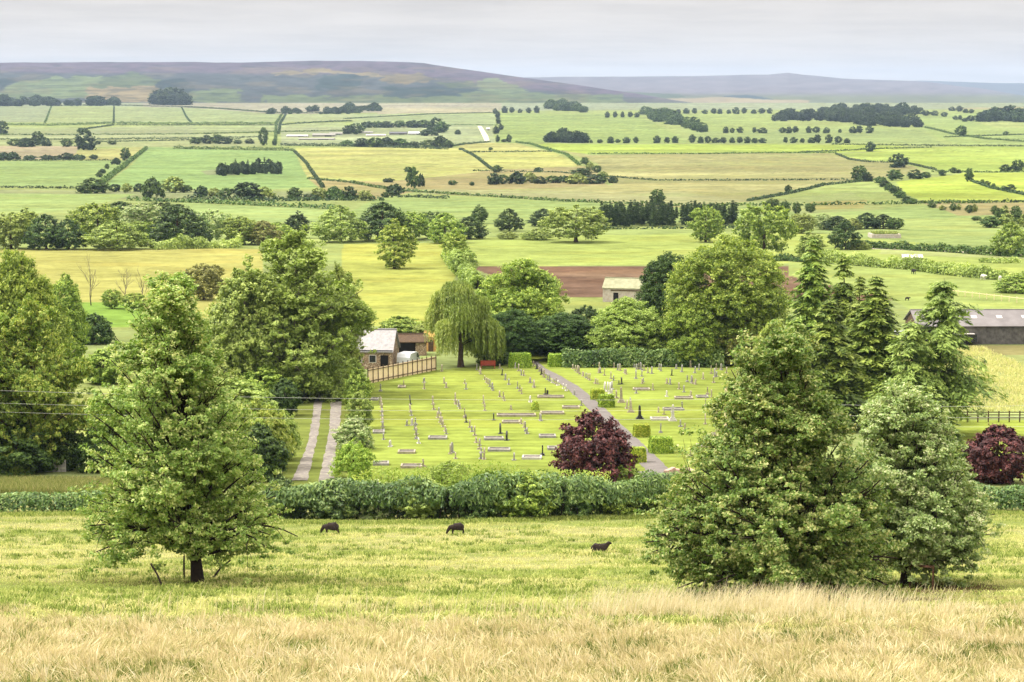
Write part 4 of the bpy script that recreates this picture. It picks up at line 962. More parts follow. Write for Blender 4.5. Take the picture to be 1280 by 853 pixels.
far_row('copse at the right photo edge', [(1220, 276, 5, 14), (1235, 277, 6, 14), (1238, 285, 12, 22), (1258, 282, 14, 18), (1272, 280, 14, 18), (1282, 284, 16, 20), (1250, 274, 12, 12)], '21', ('far', 'farolive'), 'hazy')
far_row('little clump below upper right tan strip', [(1150, 143, 8, 10), (1158, 145, 7, 10), (1168, 145, 6, 9), (1180, 146, 5, 8), (1194, 150, 5, 5), (1200, 150, 5, 5), (1206, 152, 5, 7), (1213, 152, 6, 9), (1190, 139, 6, 7), (1199, 140, 6, 7), (1207, 141, 5, 7), (1214, 142, 5, 7)], '12', ('fardark',), 'tiny dark')

# woods that read as one mass
def wood(name, label, px_poly, n, shapes, mat, hpx, jit=.25, seed=1):
    rng = np.random.default_rng(seed); wp = [(p.x, p.y) for p in (hit(a, b) for a, b in px_poly)]
    xs = [p[0] for p in wp]; ys = [p[1] for p in wp]; Vs = []; Ts = []; k = 0
    while k < n:
        X = rng.uniform(min(xs), max(xs), 400); Y = rng.uniform(min(ys), max(ys), 400)
        m = pip(wp, X, Y)
        for x, y in zip(X[m], Y[m]):
            if k >= n: break
            P = shapes[k % len(shapes)]; h_ = hpx * mpp(y) * (1 + jit * rng.normal()); s = max(h_, 1) / P['h']; a = rng.random() * 6.3
            c_, s_ = math.cos(a), math.sin(a); v = P['V']
            wv = s * (1.25 if P['w'] > 6 else 1.1)
            Vs.append(np.stack([(v[:, 0] * c_ - v[:, 1] * s_) * wv + x, (v[:, 0] * s_ + v[:, 1] * c_) * wv + y, v[:, 2] * s + float(hgt(x, y)) - .2], 1)); Ts.append(np.clip(P['t'] * .7 + .3 * rng.random(), 0, 1)); k += 1
    me = leaf_mesh(name, np.concatenate(Vs), np.concatenate(Ts))
    return tag(link(name, me, LM[mat]), label, 'wood', kind='stuff')
wood('wood', 'long dark wood stepping down across the far green fields', [(964, 150), (1060, 146), (1152, 157), (1150, 160), (1090, 158), (1040, 152), (966, 152)], 150, [F1, F2], 'fardark', 11, seed=1)
wood('wood', 'dark wood on the skyline behind the long far wood', [(1030, 140), (1140, 138), (1150, 144), (1100, 147), (1020, 146)], 70, [F1, F2], 'fardark', 9, seed=2)
wood('wood', 'slanting wood running down from the skyline tree row', [(802, 143), (835, 143), (866, 155), (888, 164), (882, 167), (850, 161), (822, 153)], 75, [F1, F2], 'far', 8, seed=3)
wood('wood', 'oval clump of trees alone in the big far green field', [(679, 177), (700, 176), (728, 176), (731, 179), (680, 179.5)], 34, [F1, F2], 'fardark', 11, seed=4)
wood('wood', 'skyline wood at the end of the far tree row', [(680, 135), (700, 131), (725, 134), (734, 141), (690, 141)], 40, [F1, F2], 'far', 8, seed=5)
wood('wood', 'dark wood at the upper right edge of the valley', [(1224, 152), (1250, 148), (1300, 146), (1320, 152), (1290, 154), (1226, 153)], 70, [F1, F2], 'fardark', 13, seed=6)
wood('plantation', 'rectangular plantation of bare-topped conifers alone in the green field', [(272, 216), (350, 214), (354, 218), (272, 221)], 110, [FT, FC, F3], 'fardark', 12, .25, seed=7)
wood('plantation', 'tall dark conifer plantation with pale stems behind the green valley field', [(748, 279), (915, 277), (922, 283), (750, 285)], 170, [FC, FT], 'fardark', 26, .12, seed=8)
wood('wood', 'thin dark wood under the left moor', [(330, 141), (470, 136), (475, 139), (440, 143), (335, 143)], 60, [F1, F4], 'fardark', 6, seed=9)
wood('wood', 'bluish trees along the foot of the left moor', [(-40, 130.5), (150, 131), (150, 133), (-40, 133)], 90, [F1, F2], 'fardark', 9, .35, seed=10)
wood('wood', 'dark wood above the left fields under the moor', [(196, 130), (234, 130), (232, 132), (196, 132)], 34, [F1, F2], 'fardark', 15, .2, seed=11)
# ------------------------------------------------------------------ lanes and paths: thin sheets draped on the ground
def strip(name, edges, mat, lift=.04, sub=14):
    """edges: rows of (left px, left py, right px, right py) along the way"""
    pts = [(hit(a, b), hit(c, d)) for a, b, c, d in edges]; L = []
    for i in range(len(pts) - 1):
        for k in range(sub):
            t = k / sub; L.append((pts[i][0].lerp(pts[i + 1][0], t), pts[i][1].lerp(pts[i + 1][1], t)))
    L.append(pts[-1]); nx = 5; V = []; Fc = []
    for j, (a, b) in enumerate(L):
        for k in range(nx):
            p = a.lerp(b, k / (nx - 1))
            e = .18 * (vnoise(p.x * 1.7, p.y * .6, 3) - .5) if k in (0, nx - 1) else 0
            V.append((p.x + e, p.y, float(hgt(p.x, p.y)) + lift * (1 if 0 < k < nx - 1 else .35)))
    for j in range(len(L) - 1):
        for k in range(nx - 1): Fc.append((j * nx + k, j * nx + k + 1, (j + 1) * nx + k + 1, (j + 1) * nx + k))
    struct(name, mk_mesh(name, V, Fc, None, True), mat)
GRAVEL = solid('gravel_pale', (134, 128, 122), (104, 98, 92), .8, .95, .4, c3=(140, 136, 120))
TARMAC = solid('tarmac_grey', (122, 116, 112), (100, 96, 92), 1.2, .9, .4)
CHALK = solid('track_pale', (214, 206, 180), (190, 184, 158), .05, .95)
strip('lane_track', [(364, 601, 384, 601), (374, 580, 389, 580), (383, 560, 394, 560), (388, 535, 399, 535), (392, 510, 402, 510), (396, 490, 404, 490), (401, 476, 412, 476)], GRAVEL)
strip('lane_track', [(399, 603, 417, 603), (404, 575, 419, 575), (408, 555, 421, 555), (412, 530, 425, 530), (413, 510, 427, 510), (414, 490, 428, 490), (412, 476, 428, 476), (420, 466, 440, 466)], GRAVEL)
strip('path', [(664, 452, 672, 452), (674, 462, 684, 462), (688, 472, 704, 472), (706, 484, 724, 484), (722, 498, 742, 498), (736, 512, 758, 512), (752, 530, 776, 530), (768, 548, 796, 548), (784, 565, 814, 565), (802, 582, 832, 582), (812, 592, 842, 592)], TARMAC)
strip('path', [(796, 590, 800, 597), (830, 588, 832, 597), (866, 589, 868, 596)], TARMAC, .05)
strip('road', [(597, 158, 602, 158), (600, 164, 606, 164), (603, 170, 610, 170), (606, 177, 612, 177)], CHALK, .3)
strip('track', [(1090, 309, 1090, 311.5), (1180, 312, 1180, 315), (1320, 319, 1320, 323)], CHALK, .06)

# ------------------------------------------------------------------ hedges
def hedge_pts(px_path, step):
    P = [hit(a, b) for a, b in px_path]; out_ = []
    for i in range(len(P) - 1):
        n = max(int((P[i + 1] - P[i]).length / step), 1)
        for k in range(n): out_.append(P[i].lerp(P[i + 1], k / n))
    out_.append(P[-1]); return out_
def hedge(name, label, px_path, h, wd, leaf, dens, mat, seed=1, rough=.3, cat='hedge', group=None, asp=.5, box=False, stems=True, bottom=0.0, spike=0.):
    rng = np.random.default_rng(seed); pts = hedge_pts(px_path, .5 if h > 1 and pts_near(px_path) else 4)
    A = np.array([(p.x, p.y) for p in pts]); seg = np.linalg.norm(np.diff(A, axis=0), axis=1); cum = np.concatenate([[0], np.cumsum(seg)]); L = cum[-1]
    n = int(L * (2 * h + wd) * dens); s = rng.random(n) * L
    cx = np.interp(s, cum, A[:, 0]); cyy = np.interp(s, cum, A[:, 1])
    k = np.clip(np.searchsorted(cum, s) - 1, 0, len(seg) - 1); tx = (A[k + 1] - A[k]) / np.maximum(seg[k], 1e-6)[:, None]; nx = np.stack([-tx[:, 1], tx[:, 0]], 1)
    sc_h = max(h, .5); H = h * (1 + rough * 1.5 * (fbm(s / (sc_h * 1.6), s * 0 + seed, seed, 3) - .5)); 
    a = rng.random(n) * PI; 
    e = .55 if box else .8
    ca, sa = np.cos(a), np.sin(a)
    xx = np.sign(ca) * np.abs(ca) ** e; zz = sa ** e
    bulge = 1 + rough * 1.2 * (fbm(s / (sc_h * .8) + 9, zz * 2 + xx, seed + 3, 3) - .5)
    f = (1 - (.12 if box else .42) * rng.random(n) ** 1.5) * bulge
    lx = xx * f * wd / 2; lz = bottom + zz * f * (H - bottom)
    low = rng.random(n) < .16
    lz = np.where(low, bottom + rng.random(n) * (H - bottom) * .8 * np.abs(xx) ** .2 * .9, lz)
    px_ = cx + nx[:, 0] * lx; py_ = cyy + nx[:, 1] * lx
    P = np.stack([px_, py_, hgt(px_, py_) + lz], 1)
    o = np.stack([nx[:, 0] * xx, nx[:, 1] * xx, zz], 1)
    nn = unit(o * .8 + rng.normal(size=(n, 3)) * (.25 if box else .5) + np.array((0, 0, .25)))
    ct = fbm(s / (sc_h * .5), lz / sc_h * 2, seed + 7, 2)
    t = None
    if spike: t = np.tile(np.array((0, 0, 1.0)), (n, 1)) + rng.normal(size=(n, 3)) * .5
    V = leaves(P, nn, leaf * (.6 + .8 * rng.random(n)), asp, rng, t=t)
    ct = .5 * ct + .9 * (fbm(s / (sc_h * 1.8), s * 0 + 4, seed + 11, 2) - .25)
    me = leaf_mesh('foliage', V, np.clip(.6 * ct + .5 * rng.random(n), 0, 1))
    m0 = hit(*px_path[len(px_path) // 2])
    if not stems:
        me.name = name; return tag(link(name, me, LM[mat]), label, cat, group)
    r = thing(name, label, cat, (0, 0, 0), 0, group)
    link('foliage', me, LM[mat], r)
    mb = MB()
    for q in np.arange(0, L, .42):
        x = np.interp(q, cum, A[:, 0]) + rng.normal() * .12; y = np.interp(q, cum, A[:, 1]) + rng.normal() * .2; z = float(hgt(x, y))
        hh = float(np.interp(q, s[:50], H[:50])) if False else h
        mb.tube([(x, y, z - .1), (x + rng.normal() * .12, y + rng.normal() * .1, z + hh * .4), (x + rng.normal() * .3, y + rng.normal() * .25, z + hh * .85)], [.05, .035, .015], 5)
    link('stems', mb.mesh('stems', True), BARKD, r)
    return r
def pts_near(pp): return hit(*pp[0]).y < 700
hedge('hedge', 'long laurel-like hedge with a dark leggy base along the bottom of the burial ground', [(332, 650), (440, 650), (560, 650), (700, 648), (800, 645), (884, 640)], 2.55, 2.3, .17, 70, 'laurel', 3, .5, asp=.3, bottom=1.0, spike=1)
hedge('hedge', 'added dark leaves standing in for shade at the foot of the laurel-like hedge', [(332, 649.5), (440, 649.5), (560, 649.5), (700, 647.5), (800, 644.5), (884, 639.5)], 1.35, 1.0, .11, 120, 'dark', 23, .4, asp=.5, stems=False)  # extra dark foliage that puts shade into the colour of the hedge base
hedge('hedge', 'light feathery growth along the back of the laurel-like hedge', [(440, 630), (560, 630), (680, 628), (760, 626)], 2.35, 1.6, .13, 70, 'lime', 4, .5, asp=.3, spike=1)
hedge('hedge', 'trimmed hedge with grass beneath it behind the lone pasture tree', [(-60, 642), (0, 641), (70, 641), (140, 640)], 1.45, 1.7, .13, 90, 'laurel', 5, .2, asp=.45, bottom=.1)
hedge('hedge', 'hedge continuing beyond the silvery green tree to the photo edge', [(1190, 636), (1230, 638), (1340, 641)], 1.9, 1.8, .14, 80, 'laurel', 6, .3, asp=.45, bottom=.15)
hedge('hedge', 'trimmed leafy hedge at the back of the burial ground under the light olive tree', [(702, 459), (760, 459), (830, 458), (905, 459)], 2.4, 2.0, .17, 60, 'laurel', 7, .3)
hedge('hedge', 'low hedge running beneath the yellow hay field behind the cottage', [(478, 420), (520, 418), (545, 420)], 2.2, 2.5, .2, 40, 'olive', 8, .4)
hedge('hedge', 'field-edge hedge between yellow field and ploughed field', [(560, 322), (572, 338), (586, 352), (598, 362)], 3.2, 3.2, .3, 20, 'olive', 9, .5)
hedge('hedge', 'thick hedge crossing the valley pasture above the long farm shed', [(1005, 327), (1060, 331), (1100, 334), (1140, 337), (1180, 343), (1230, 348), (1320, 356)], 2.2, 3.2, .3, 18, 'olive', 10, .6)
hedge('hedge', 'dark straight hedge by the pale track with the round oak', [(1072, 310), (1120, 312), (1180, 315), (1250, 320), (1320, 324)], 1.7, 2.6, .35, 14, 'far', 11, .6, stems=False)
hedge('hedge', 'short hedge beyond the pale track', [(1225, 328), (1250, 329), (1275, 329)], 1.2, 2.6, .3, 14, 'olive', 12, .6, stems=False)
hedge('hedge', 'low bushy hedge at the foot of the left valley belt', [(190, 312), (230, 311), (270, 310), (302, 310)], 2.4, 5, .38, 12, 'olive', 13, .8, stems=False)
hedge('hedge', 'hedge along the top of the ploughed field below the belt', [(905, 326), (950, 327), (985, 326), (1008, 328)], 1.2, 2.6, .3, 14, 'far', 14, .7, stems=False)
# field boundaries far off: hedges and walls that show as thin dark lines
HEDGES = [
    ('hedge along the upper edge of the left meadows', [(0, 156.5), (60, 157.5), (140, 155), (240, 155.5), (350, 155)], 4.0), ('thin hedge above the left meadows', [(140, 157), (350, 156.8), (440, 152)], 2.5),
    ('slanting hedge from the left meadows to the lone hedge tree', [(100, 163), (120, 160), (142, 157)], 2.5), ('straight hedge through the pale left strips', [(0, 169), (240, 168.2), (440, 163.5)], 2.2),
    ('lower straight hedge through the pale left strips', [(0, 175), (120, 175), (330, 172)], 2.2), ('third straight hedge over the scrub at the left', [(120, 178), (200, 176.5), (300, 174.5)], 2),
    ('upright hedge between the two leftmost far meadows', [(64, 134), (60, 144), (56, 154)], 2.4), ('upright hedge beside the second far meadow', [(142.5, 134), (142, 154)], 2.4),
    ('leaning hedge of the third far meadow', [(227, 135), (234, 148), (239, 154)], 2.4), ('double hedge beside the far farm lane', [(352, 144), (345, 156), (344, 180)], 3), ('second hedge of the far farm lane', [(357, 144), (350, 156), (348, 168)], 3),
    ('top hedge of the far left meadows', [(60, 132.8), (150, 132.2), (230, 134.2), (340, 141.5), (450, 141.8)], 3), ('very dark clipped shelter hedge above the bright left field', [(216, 186.5), (290, 187.5), (367, 189)], 3.8),
    ('dark hedge above the wide yellow field', [(350, 182.5), (440, 183.5), (560, 187)], 3.5), ('wall between the two yellow fields', [(580, 189), (595, 197), (614, 212)], 2), ('wall curving over the upper yellow field', [(645, 178.5), (665, 181), (690, 189), (708, 194), (724, 207)], 2.2),
    ('wall between upper and lower yellow fields', [(584, 190.8), (640, 190.3), (690, 190)], 1.5), ('hedge down the side of the bright left field', [(368, 190), (384, 206), (396, 224), (404, 235)], 2.0),
    ('hedge slanting between the two left green fields', [(183, 186), (160, 204), (138, 222), (122, 234)], 3.0), ('wall under the leftmost green field', [(0, 235), (60, 236), (120, 236)], 1.6), ('dark hedge under the leftmost field trees', [(0, 201.3), (80, 201), (150, 201)], 1.4),
    ('wall along the top of the green strip below tan pasture', [(498, 239), (560, 243), (700, 252), (850, 258), (1000, 257), (1240, 254)], 1.5), ('wall across the tan pasture', [(590, 214), (700, 216), (820, 226), (960, 226), (1060, 225)], 1.2),
    ('wall climbing from the tan pasture to the dark round tree', [(935, 252), (990, 242), (1030, 232), (1080, 227)], 1.6), ('hedge dividing tan pasture from bright strip', [(735, 192.8), (880, 193), (1045, 191.4)], 1.6), ('wall under the lone rounded tree', [(1000, 191), (1100, 186.5), (1165, 185)], 1.6),
    ('hedge under the far tree rows', [(1040, 181), (1120, 182), (1200, 183), (1300, 183.5)], 1.8), ('dark wall slanting from the long wood to the edge', [(1156, 160), (1190, 168), (1230, 174), (1300, 179)], 2.4), ('hedge at the upper far right', [(1180, 172), (1240, 170), (1300, 168)], 1.8),
    ('wall enclosing the bright right field', [(1045, 193), (1062, 200), (1085, 203), (1130, 204), (1170, 213)], 1.6), ('hedge between the right-hand bright fields', [(1165, 215), (1240, 216), (1300, 215)], 1.5), ('hedge under the bright right field', [(1140, 254), (1200, 254), (1300, 253)], 1.6),
    ('slanting hedge at the right field corner', [(1214, 227), (1240, 236), (1290, 246)], 1.6), ('hedge across the glasshouse farm fields', [(560, 156.5), (622, 157)], 1.8), ('low hedge before the glasshouse farm', [(560, 184), (580, 181), (612, 178)], 2.2),
    ('hedge by the two far-off farm strips', [(430, 149), (540, 143), (620, 141)], 2), ('wall below the scrub of the tan slope', [(385, 224), (440, 229), (490, 238)], 1.6), ('low wall of the green valley field', [(745, 287), (920, 286), (1000, 287)], 1.0), ('far hedge under the plantation', [(480, 247), (520, 247), (560, 249)], 1.8),
    ('hedge at the top of the pale valley fields', [(160, 251), (250, 254), (420, 262)], 2.2), ('straggling hedge over the valley belt', [(230, 250), (330, 252), (420, 251), (480, 251)], 2.6),
]
for i, (nm, pp, hh) in enumerate(HEDGES):
    hedge('wall_hedge' if 'wall' in nm else 'hedge', nm, pp, hh * .72, hh * .9, .55, 1.9, 'fardark' if i % 3 else 'far', 100 + i, .7, 'hedge', 'far hedges and walls', .6, stems=False)

# ------------------------------------------------------------------ clipped bushes of the burial ground
def topiary(px, py, wpx, hpx, kind, mat, label, seed):
    p = hit(px, py); k = mpp(p.y); w_, h_ = wpx * k, hpx * k; rng = np.random.default_rng(seed); n = 5200
    d = unit(rng.normal(size=(n, 3))); d[:, 2] = np.abs(d[:, 2])
    if kind == 'box':
        q = rng.random((n, 3)) * np.array((2, 2, 1)) - np.array((1, 1, 0)); fc = rng.integers(0, 6, n)
        for a_, s_, v_ in ((0, 0, -1), (1, 0, 1), (2, 1, -1), (3, 1, -1), (4, 2, 1), (5, 2, 1)): q[fc == a_, s_] = v_
        d = q.copy(); d[fc < 4, 2] = 0; d[fc >= 4, :2] = 0; rr = np.linalg.norm(q[:, :2], axis=1); q[:, :2] *= (1 - .1 * np.clip(rr - 1, 0, 1))[:, None]
        q[:, :2] *= (1 - .12 * q[:, 2:] ** 3); pos = q * np.array((w_ / 2, w_ * .42, h_)) * (1 - .05 * rng.random((n, 1)))
    elif kind == 'oldbox':
        q = np.sign(d) * np.abs(d) ** .28; q /= np.maximum(np.abs(q).max(1, keepdims=True), 1e-6) ** .9
        low = rng.random(n) < .6; q[low, 2] = rng.random(low.sum()); 
        m = np.abs(q[:, :2]).max(1); fix = low & (m < .93); q[fix, :2] /= m[fix][:, None]; q[:, 2] = np.clip(q[:, 2], 0, 1)
        pos = q * np.array((w_ / 2, w_ * .42, h_))
    else:
        pos = d * np.array((w_ / 2, w_ / 2, h_)); pos[:, :2] *= (.75 + .25 * (pos[:, 2:] / h_)); low = rng.random(n) < .4; pos[low, 2] *= rng.random(low.sum())
    pos *= 1 + .04 * rng.normal(size=(n, 1)); nn = unit(d + rng.normal(size=d.shape) * .3)
    V = leaves(pos, nn, .075 * (.7 + .6 * rng.random(n)), .6, rng); r = thing('clipped_bush', label, 'bush', p, rng.normal() * .1, 'clipped bushes of the burial ground')
    link('foliage', leaf_mesh('foliage', V, rng.random(n)), LM[mat], r)
    mb = MB()
    for _ in range(5): mb.tube([(0, 0, -.1), (rng.normal() * w_ * .15, rng.normal() * w_ * .12, h_ * .75)], [.05, .02], 5)
    link('stems', mb.mesh('stems'), BARKD, r)
for i, a in enumerate([(669, 514, 12, 12, 'dome', 'gold', 'small round clipped bush standing alone among the gravestones'), (747, 500, 17, 13, 'box', 'gold', 'golden clipped bush, upper one of the pair beside the path'),
                       (758, 509, 19, 15, 'box', 'box', 'green clipped cube bush below the golden one beside the path'), (802, 546, 20, 15, 'box', 'gold', 'golden-topped clipped cube in the middle of the path side'),
                       (826, 566, 29, 19, 'box', 'box', 'largest clipped green cube bush near the path fork'), (797, 578, 20, 18, 'box', 'gold', 'golden clipped bush touching the copper-leaved bush'),
                       (650, 459, 28, 17, 'box', 'box', 'clipped hedge block on the willow side of the path end'), (697, 458, 24, 15, 'box', 'box', 'clipped hedge block on the barn side of the path end')]):
    topiary(*a, seed=200 + i)

# ------------------------------------------------------------------ gravestones
STONE = solid('sandstone_lichened', (190, 180, 156), (118, 112, 92), 3, .95, .4, c3=(136, 134, 104))
GREY = solid('gravestone_grey', (168, 166, 158), (112, 112, 104), 3, .9, .3)
BLACKG = solid('granite_dark', (48, 48, 50), (28, 28, 30), 20, .35, 0, spec=.5)
WHITE = solid('marble_white', (206, 204, 194), (170, 168, 156), 3, .6, .1)
def stone_mesh(kind):
    b = MB(); n = 12
    def slab(outline, th): b.prism(outline, 'y', -th / 2, th / 2)
    if kind == 'round': slab([(-.33, 0), (-.33, .75)] + [(-.33 * math.cos(PI * i / n), .75 + .28 * math.sin(PI * i / n)) for i in range(1, n)] + [(.33, .75), (.33, 0)], .14)
    if kind == 'gothic': slab([(-.31, 0), (-.31, .7), (-.26, .88), (-.15, 1.05), (0, 1.18), (.15, 1.05), (.26, .88), (.31, .7), (.31, 0)], .15)
    if kind == 'square': slab([(-.36, 0), (-.36, .72), (-.28, .74), (-.26, .84), (.26, .84), (.28, .74), (.36, .72), (.36, 0)], .13)
    if kind == 'cross':
        b.box((0, 0, .62), (.15, .12, 1.05)); b.box((0, 0, .86), (.55, .118, .15)); b.box((0, 0, .19), (.5, .36, .14)); 
    if kind == 'obelisk':
        b.box((0, 0, .28), (.56, .56, .36)); b.box((0, 0, 1.15), (.36, .36, 1.4), taper=.62); b.box((0, 0, 1.93), (.22, .22, .16), taper=.05); b.box((0, 0, .17), (.8, .8, .16))
    if kind == 'urn':
        b.box((0, 0, .2), (.6, .6, .22)); b.box((0, 0, .55), (.4, .4, .5)); b.tube([(0, 0, .8), (0, 0, .86), (0, 0, .98), (0, 0, 1.1), (0, 0, 1.16)], [.1, .08, .19, .17, .06], 10)
    b.box((0, 0, .05), (.86 if kind != 'obelisk' else 1.0, .42 if kind not in ('obelisk', 'urn') else .95, .14))
    return b.mesh('gravestone')
SM = {k: stone_mesh(k) for k in ('round', 'gothic', 'square', 'cross', 'obelisk', 'urn')}
DESC = {'round': 'round-topped', 'gothic': 'pointed', 'square': 'square-shouldered', 'cross': 'cross-shaped', 'obelisk': 'obelisk', 'urn': 'urn-topped'}
MDESC = {'s': ('sandstone', STONE), 'g': ('grey', GREY), 'b': ('dark granite', BLACKG), 'w': ('white marble', WHITE)}
rg = random.Random(5)
def grave(px, py, kind, m, label, s=1.0, rz=None):
    p = hit(px, py); o = bpy.data.objects.new('gravestone', SM[kind]); COL.objects.link(o)
    if not SM[kind].materials: SM[kind].materials.append(STONE)
    o.material_slots[0].link = 'OBJECT'; o.material_slots[0].material = MDESC[m][1]
    o.location = p - Vector((0, 0, .04)); o.rotation_euler = (rg.gauss(0, .035), rg.gauss(0, .045), PI / 2 + rg.gauss(0, .12) if rz is None else rz); o.scale = (.86 * s * rg.uniform(.85, 1.12),) * 2 + (.80 * s * rg.uniform(.75, 1.2),)
    return tag(o, label, 'gravestone', 'gravestones of the burial ground')
def Z1(x, y): return 440 + x / 5.333, 440 + y / 5.333
def Z2(x, y): return 660 + x / 4.923, 440 + y / 4.923
KINDS_ = ['round', 'round', 'gothic', 'square', 'square', 'round', 'cross']
def grow(phrase, pts, zoom=Z1, kinds=None, mats='ssgsgs', s=1.0):
    for i, q in enumerate(pts):
        kd = q[2] if len(q) > 2 else KINDS_[rg.randrange(len(KINDS_))] if kinds is None else kinds[i % len(kinds)]
        m = q[3] if len(q) > 3 else mats[rg.randrange(len(mats))]
        px, py = zoom(q[0], q[1]); num = ORD[i]
        grave(px, py, kd, m, f'{MDESC[m][0]} {DESC[kd]} gravestone, {num} {phrase}', s)
grow('down the row along the lane shrubs', [(190, 262, 'cross'), (190, 335), (192, 352), (195, 372), (198, 400), (199, 425), (200, 448), (202, 470), (205, 500), (205, 520), (210, 585)])
grow('across the row under the timber fence', [(345, 238, 'cross'), (480, 205), (481, 248), (615, 210), (628, 238), (598, 130), (752, 210), (760, 250)])
grow('down the sparse row left of the kerbed graves', [(390, 350, 'gothic', 'b'), (392, 402), (396, 425), (365, 492), (400, 490, 'square', 'w'), (424, 488), (422, 520), (428, 552), (430, 580)])
grow('down the row ending at the long pale kerb', [(540, 350), (545, 385), (580, 412), (572, 440), (590, 452), (588, 470), (600, 484), (606, 500), (622, 530), (628, 548)])
grow('down the short upper middle row', [(688, 325, 'gothic'), (695, 350), (712, 365), (718, 380), (690, 345)])
grow('of the little group above the small round bush', [(876, 345), (882, 362), (885, 392), (985, 300), (1010, 312), (1016, 326), (1060, 385), (1188, 330, 'square', 'w')])
grow('down the long row through the middle lawn', [(752, 440), (762, 470, 'round', 'b'), (785, 505), (800, 532), (818, 558), (828, 605), (850, 625), (850, 650), (862, 672), (860, 712), (880, 718)])
grow('down the row from the willow', [(832, 120), (850, 132), (857, 148), (884, 185), (895, 205), (908, 215), (920, 232), (934, 248), (940, 258)])
grow('down the row from the red bench', [(985, 110), (1000, 155, 'round', 'b'), (1022, 188), (1045, 218), (1104, 245), (1118, 262), (1130, 280)])
grow('down the row behind the clipped hedge block', [(1088, 108, 'square', 'w'), (1110, 128), (1130, 155), (1145, 160), (1186, 205), (1210, 232), (1214, 240)])
grow('down the row along the path from the hedge block', [(1210, 95), (1232, 115), (1250, 130), (1266, 150), (1275, 158)], mats='bsgs')
grow('along the willow side of the path', [(80, 140, 'round', 'b'), (100, 158), (118, 172), (133, 180), (148, 190), (160, 194), (172, 200), (184, 206), (218, 226), (236, 240), (284, 265), (328, 330)], Z2, mats='gwsg')
grow('in the lawn below the small round bush', [(945, 455, 'square', 'b'), (990, 545, 'gothic', 'b'), (1128, 480), (1148, 505), (1158, 530), (1166, 545), (1255, 455), (1032, 590, 'gothic', 'b'), (1080, 722), (1270, 690, 'cross', 'b'), (478, 765), (655, 680), (668, 672), (690, 712), (445, 610, 'square', 'w'), (255, 632, 'square', 'w')])
grow('of the dark pair and kerbs beside the path', [(106, 262, 'square', 'b'), (119, 264, 'square', 'b'), (80, 425), (14, 310, 'square', 'w'), (15, 190), (36, 215)], Z2)
# beyond the path
grow('down the row nearest the barn side of the path', [(262, 90), (276, 104), (292, 118), (306, 128), (318, 138), (338, 150), (357, 160), (368, 168), (380, 175), (415, 195), (430, 198)], Z2)
grow('down the second row beyond the path', [(405, 95), (436, 130), (444, 128), (470, 145), (510, 165), (526, 175), (440, 108)], Z2)
grow('of the tall pale stones behind the clipped cube', [(470, 238, 'gothic', 'w'), (489, 245, 'gothic', 'w'), (505, 260, 'gothic', 'w'), (516, 230, 'gothic', 'g'), (516, 270, 'square', 'w'), (545, 285)], Z2, s=1.35)
grow('down the third row beyond the path', [(528, 98), (552, 112), (566, 116), (596, 130), (604, 138), (560, 200, 'square', 'b'), (576, 198, 'round', 'b'), (664, 165), (710, 185), (704, 195)], Z2)
grow('of the back rows under the leafy hedge', [(652, 96), (668, 108), (682, 106), (692, 108), (700, 112), (714, 115), (738, 130), (762, 134), (806, 108), (818, 118), (860, 90), (884, 145, 'round', 'b'), (912, 104), (946, 124), (972, 84), (1000, 96), (1052, 112), (1060, 90), (1122, 94), (1128, 135), (1158, 108), (1186, 102), (1190, 112), (1220, 130)], Z2, mats='ggss')
grow('of the upper group beyond the light olive tree', [(855, 195), (875, 200), (980, 185), (1005, 192), (1014, 196), (1030, 200), (1078, 168), (1142, 190), (1150, 155), (1160, 150), (700, 150), (1026, 130)], Z2)
grow('in the open middle of the barn-side lawn', [(666, 255), (770, 235), (853, 275, 'square', 'w'), (930, 230), (960, 248), (1104, 262), (1130, 280), (1092, 335), (950, 358), (1140, 380), (1160, 390), (1090, 445), (1002, 270)], Z2)
grow('of the near lawn beyond the cubes', [(574, 312, 'obelisk', 's'), (607, 350), (633, 372, 'obelisk', 's'), (630, 340), (688, 412, 'obelisk', 'b'), (803, 372), (837, 385), (890, 425, 'obelisk', 'w'), (938, 460), (965, 475), (816, 498), (888, 372), (1090, 565), (1158, 515), (1130, 600), (1190, 560), (1000, 640)], Z2)

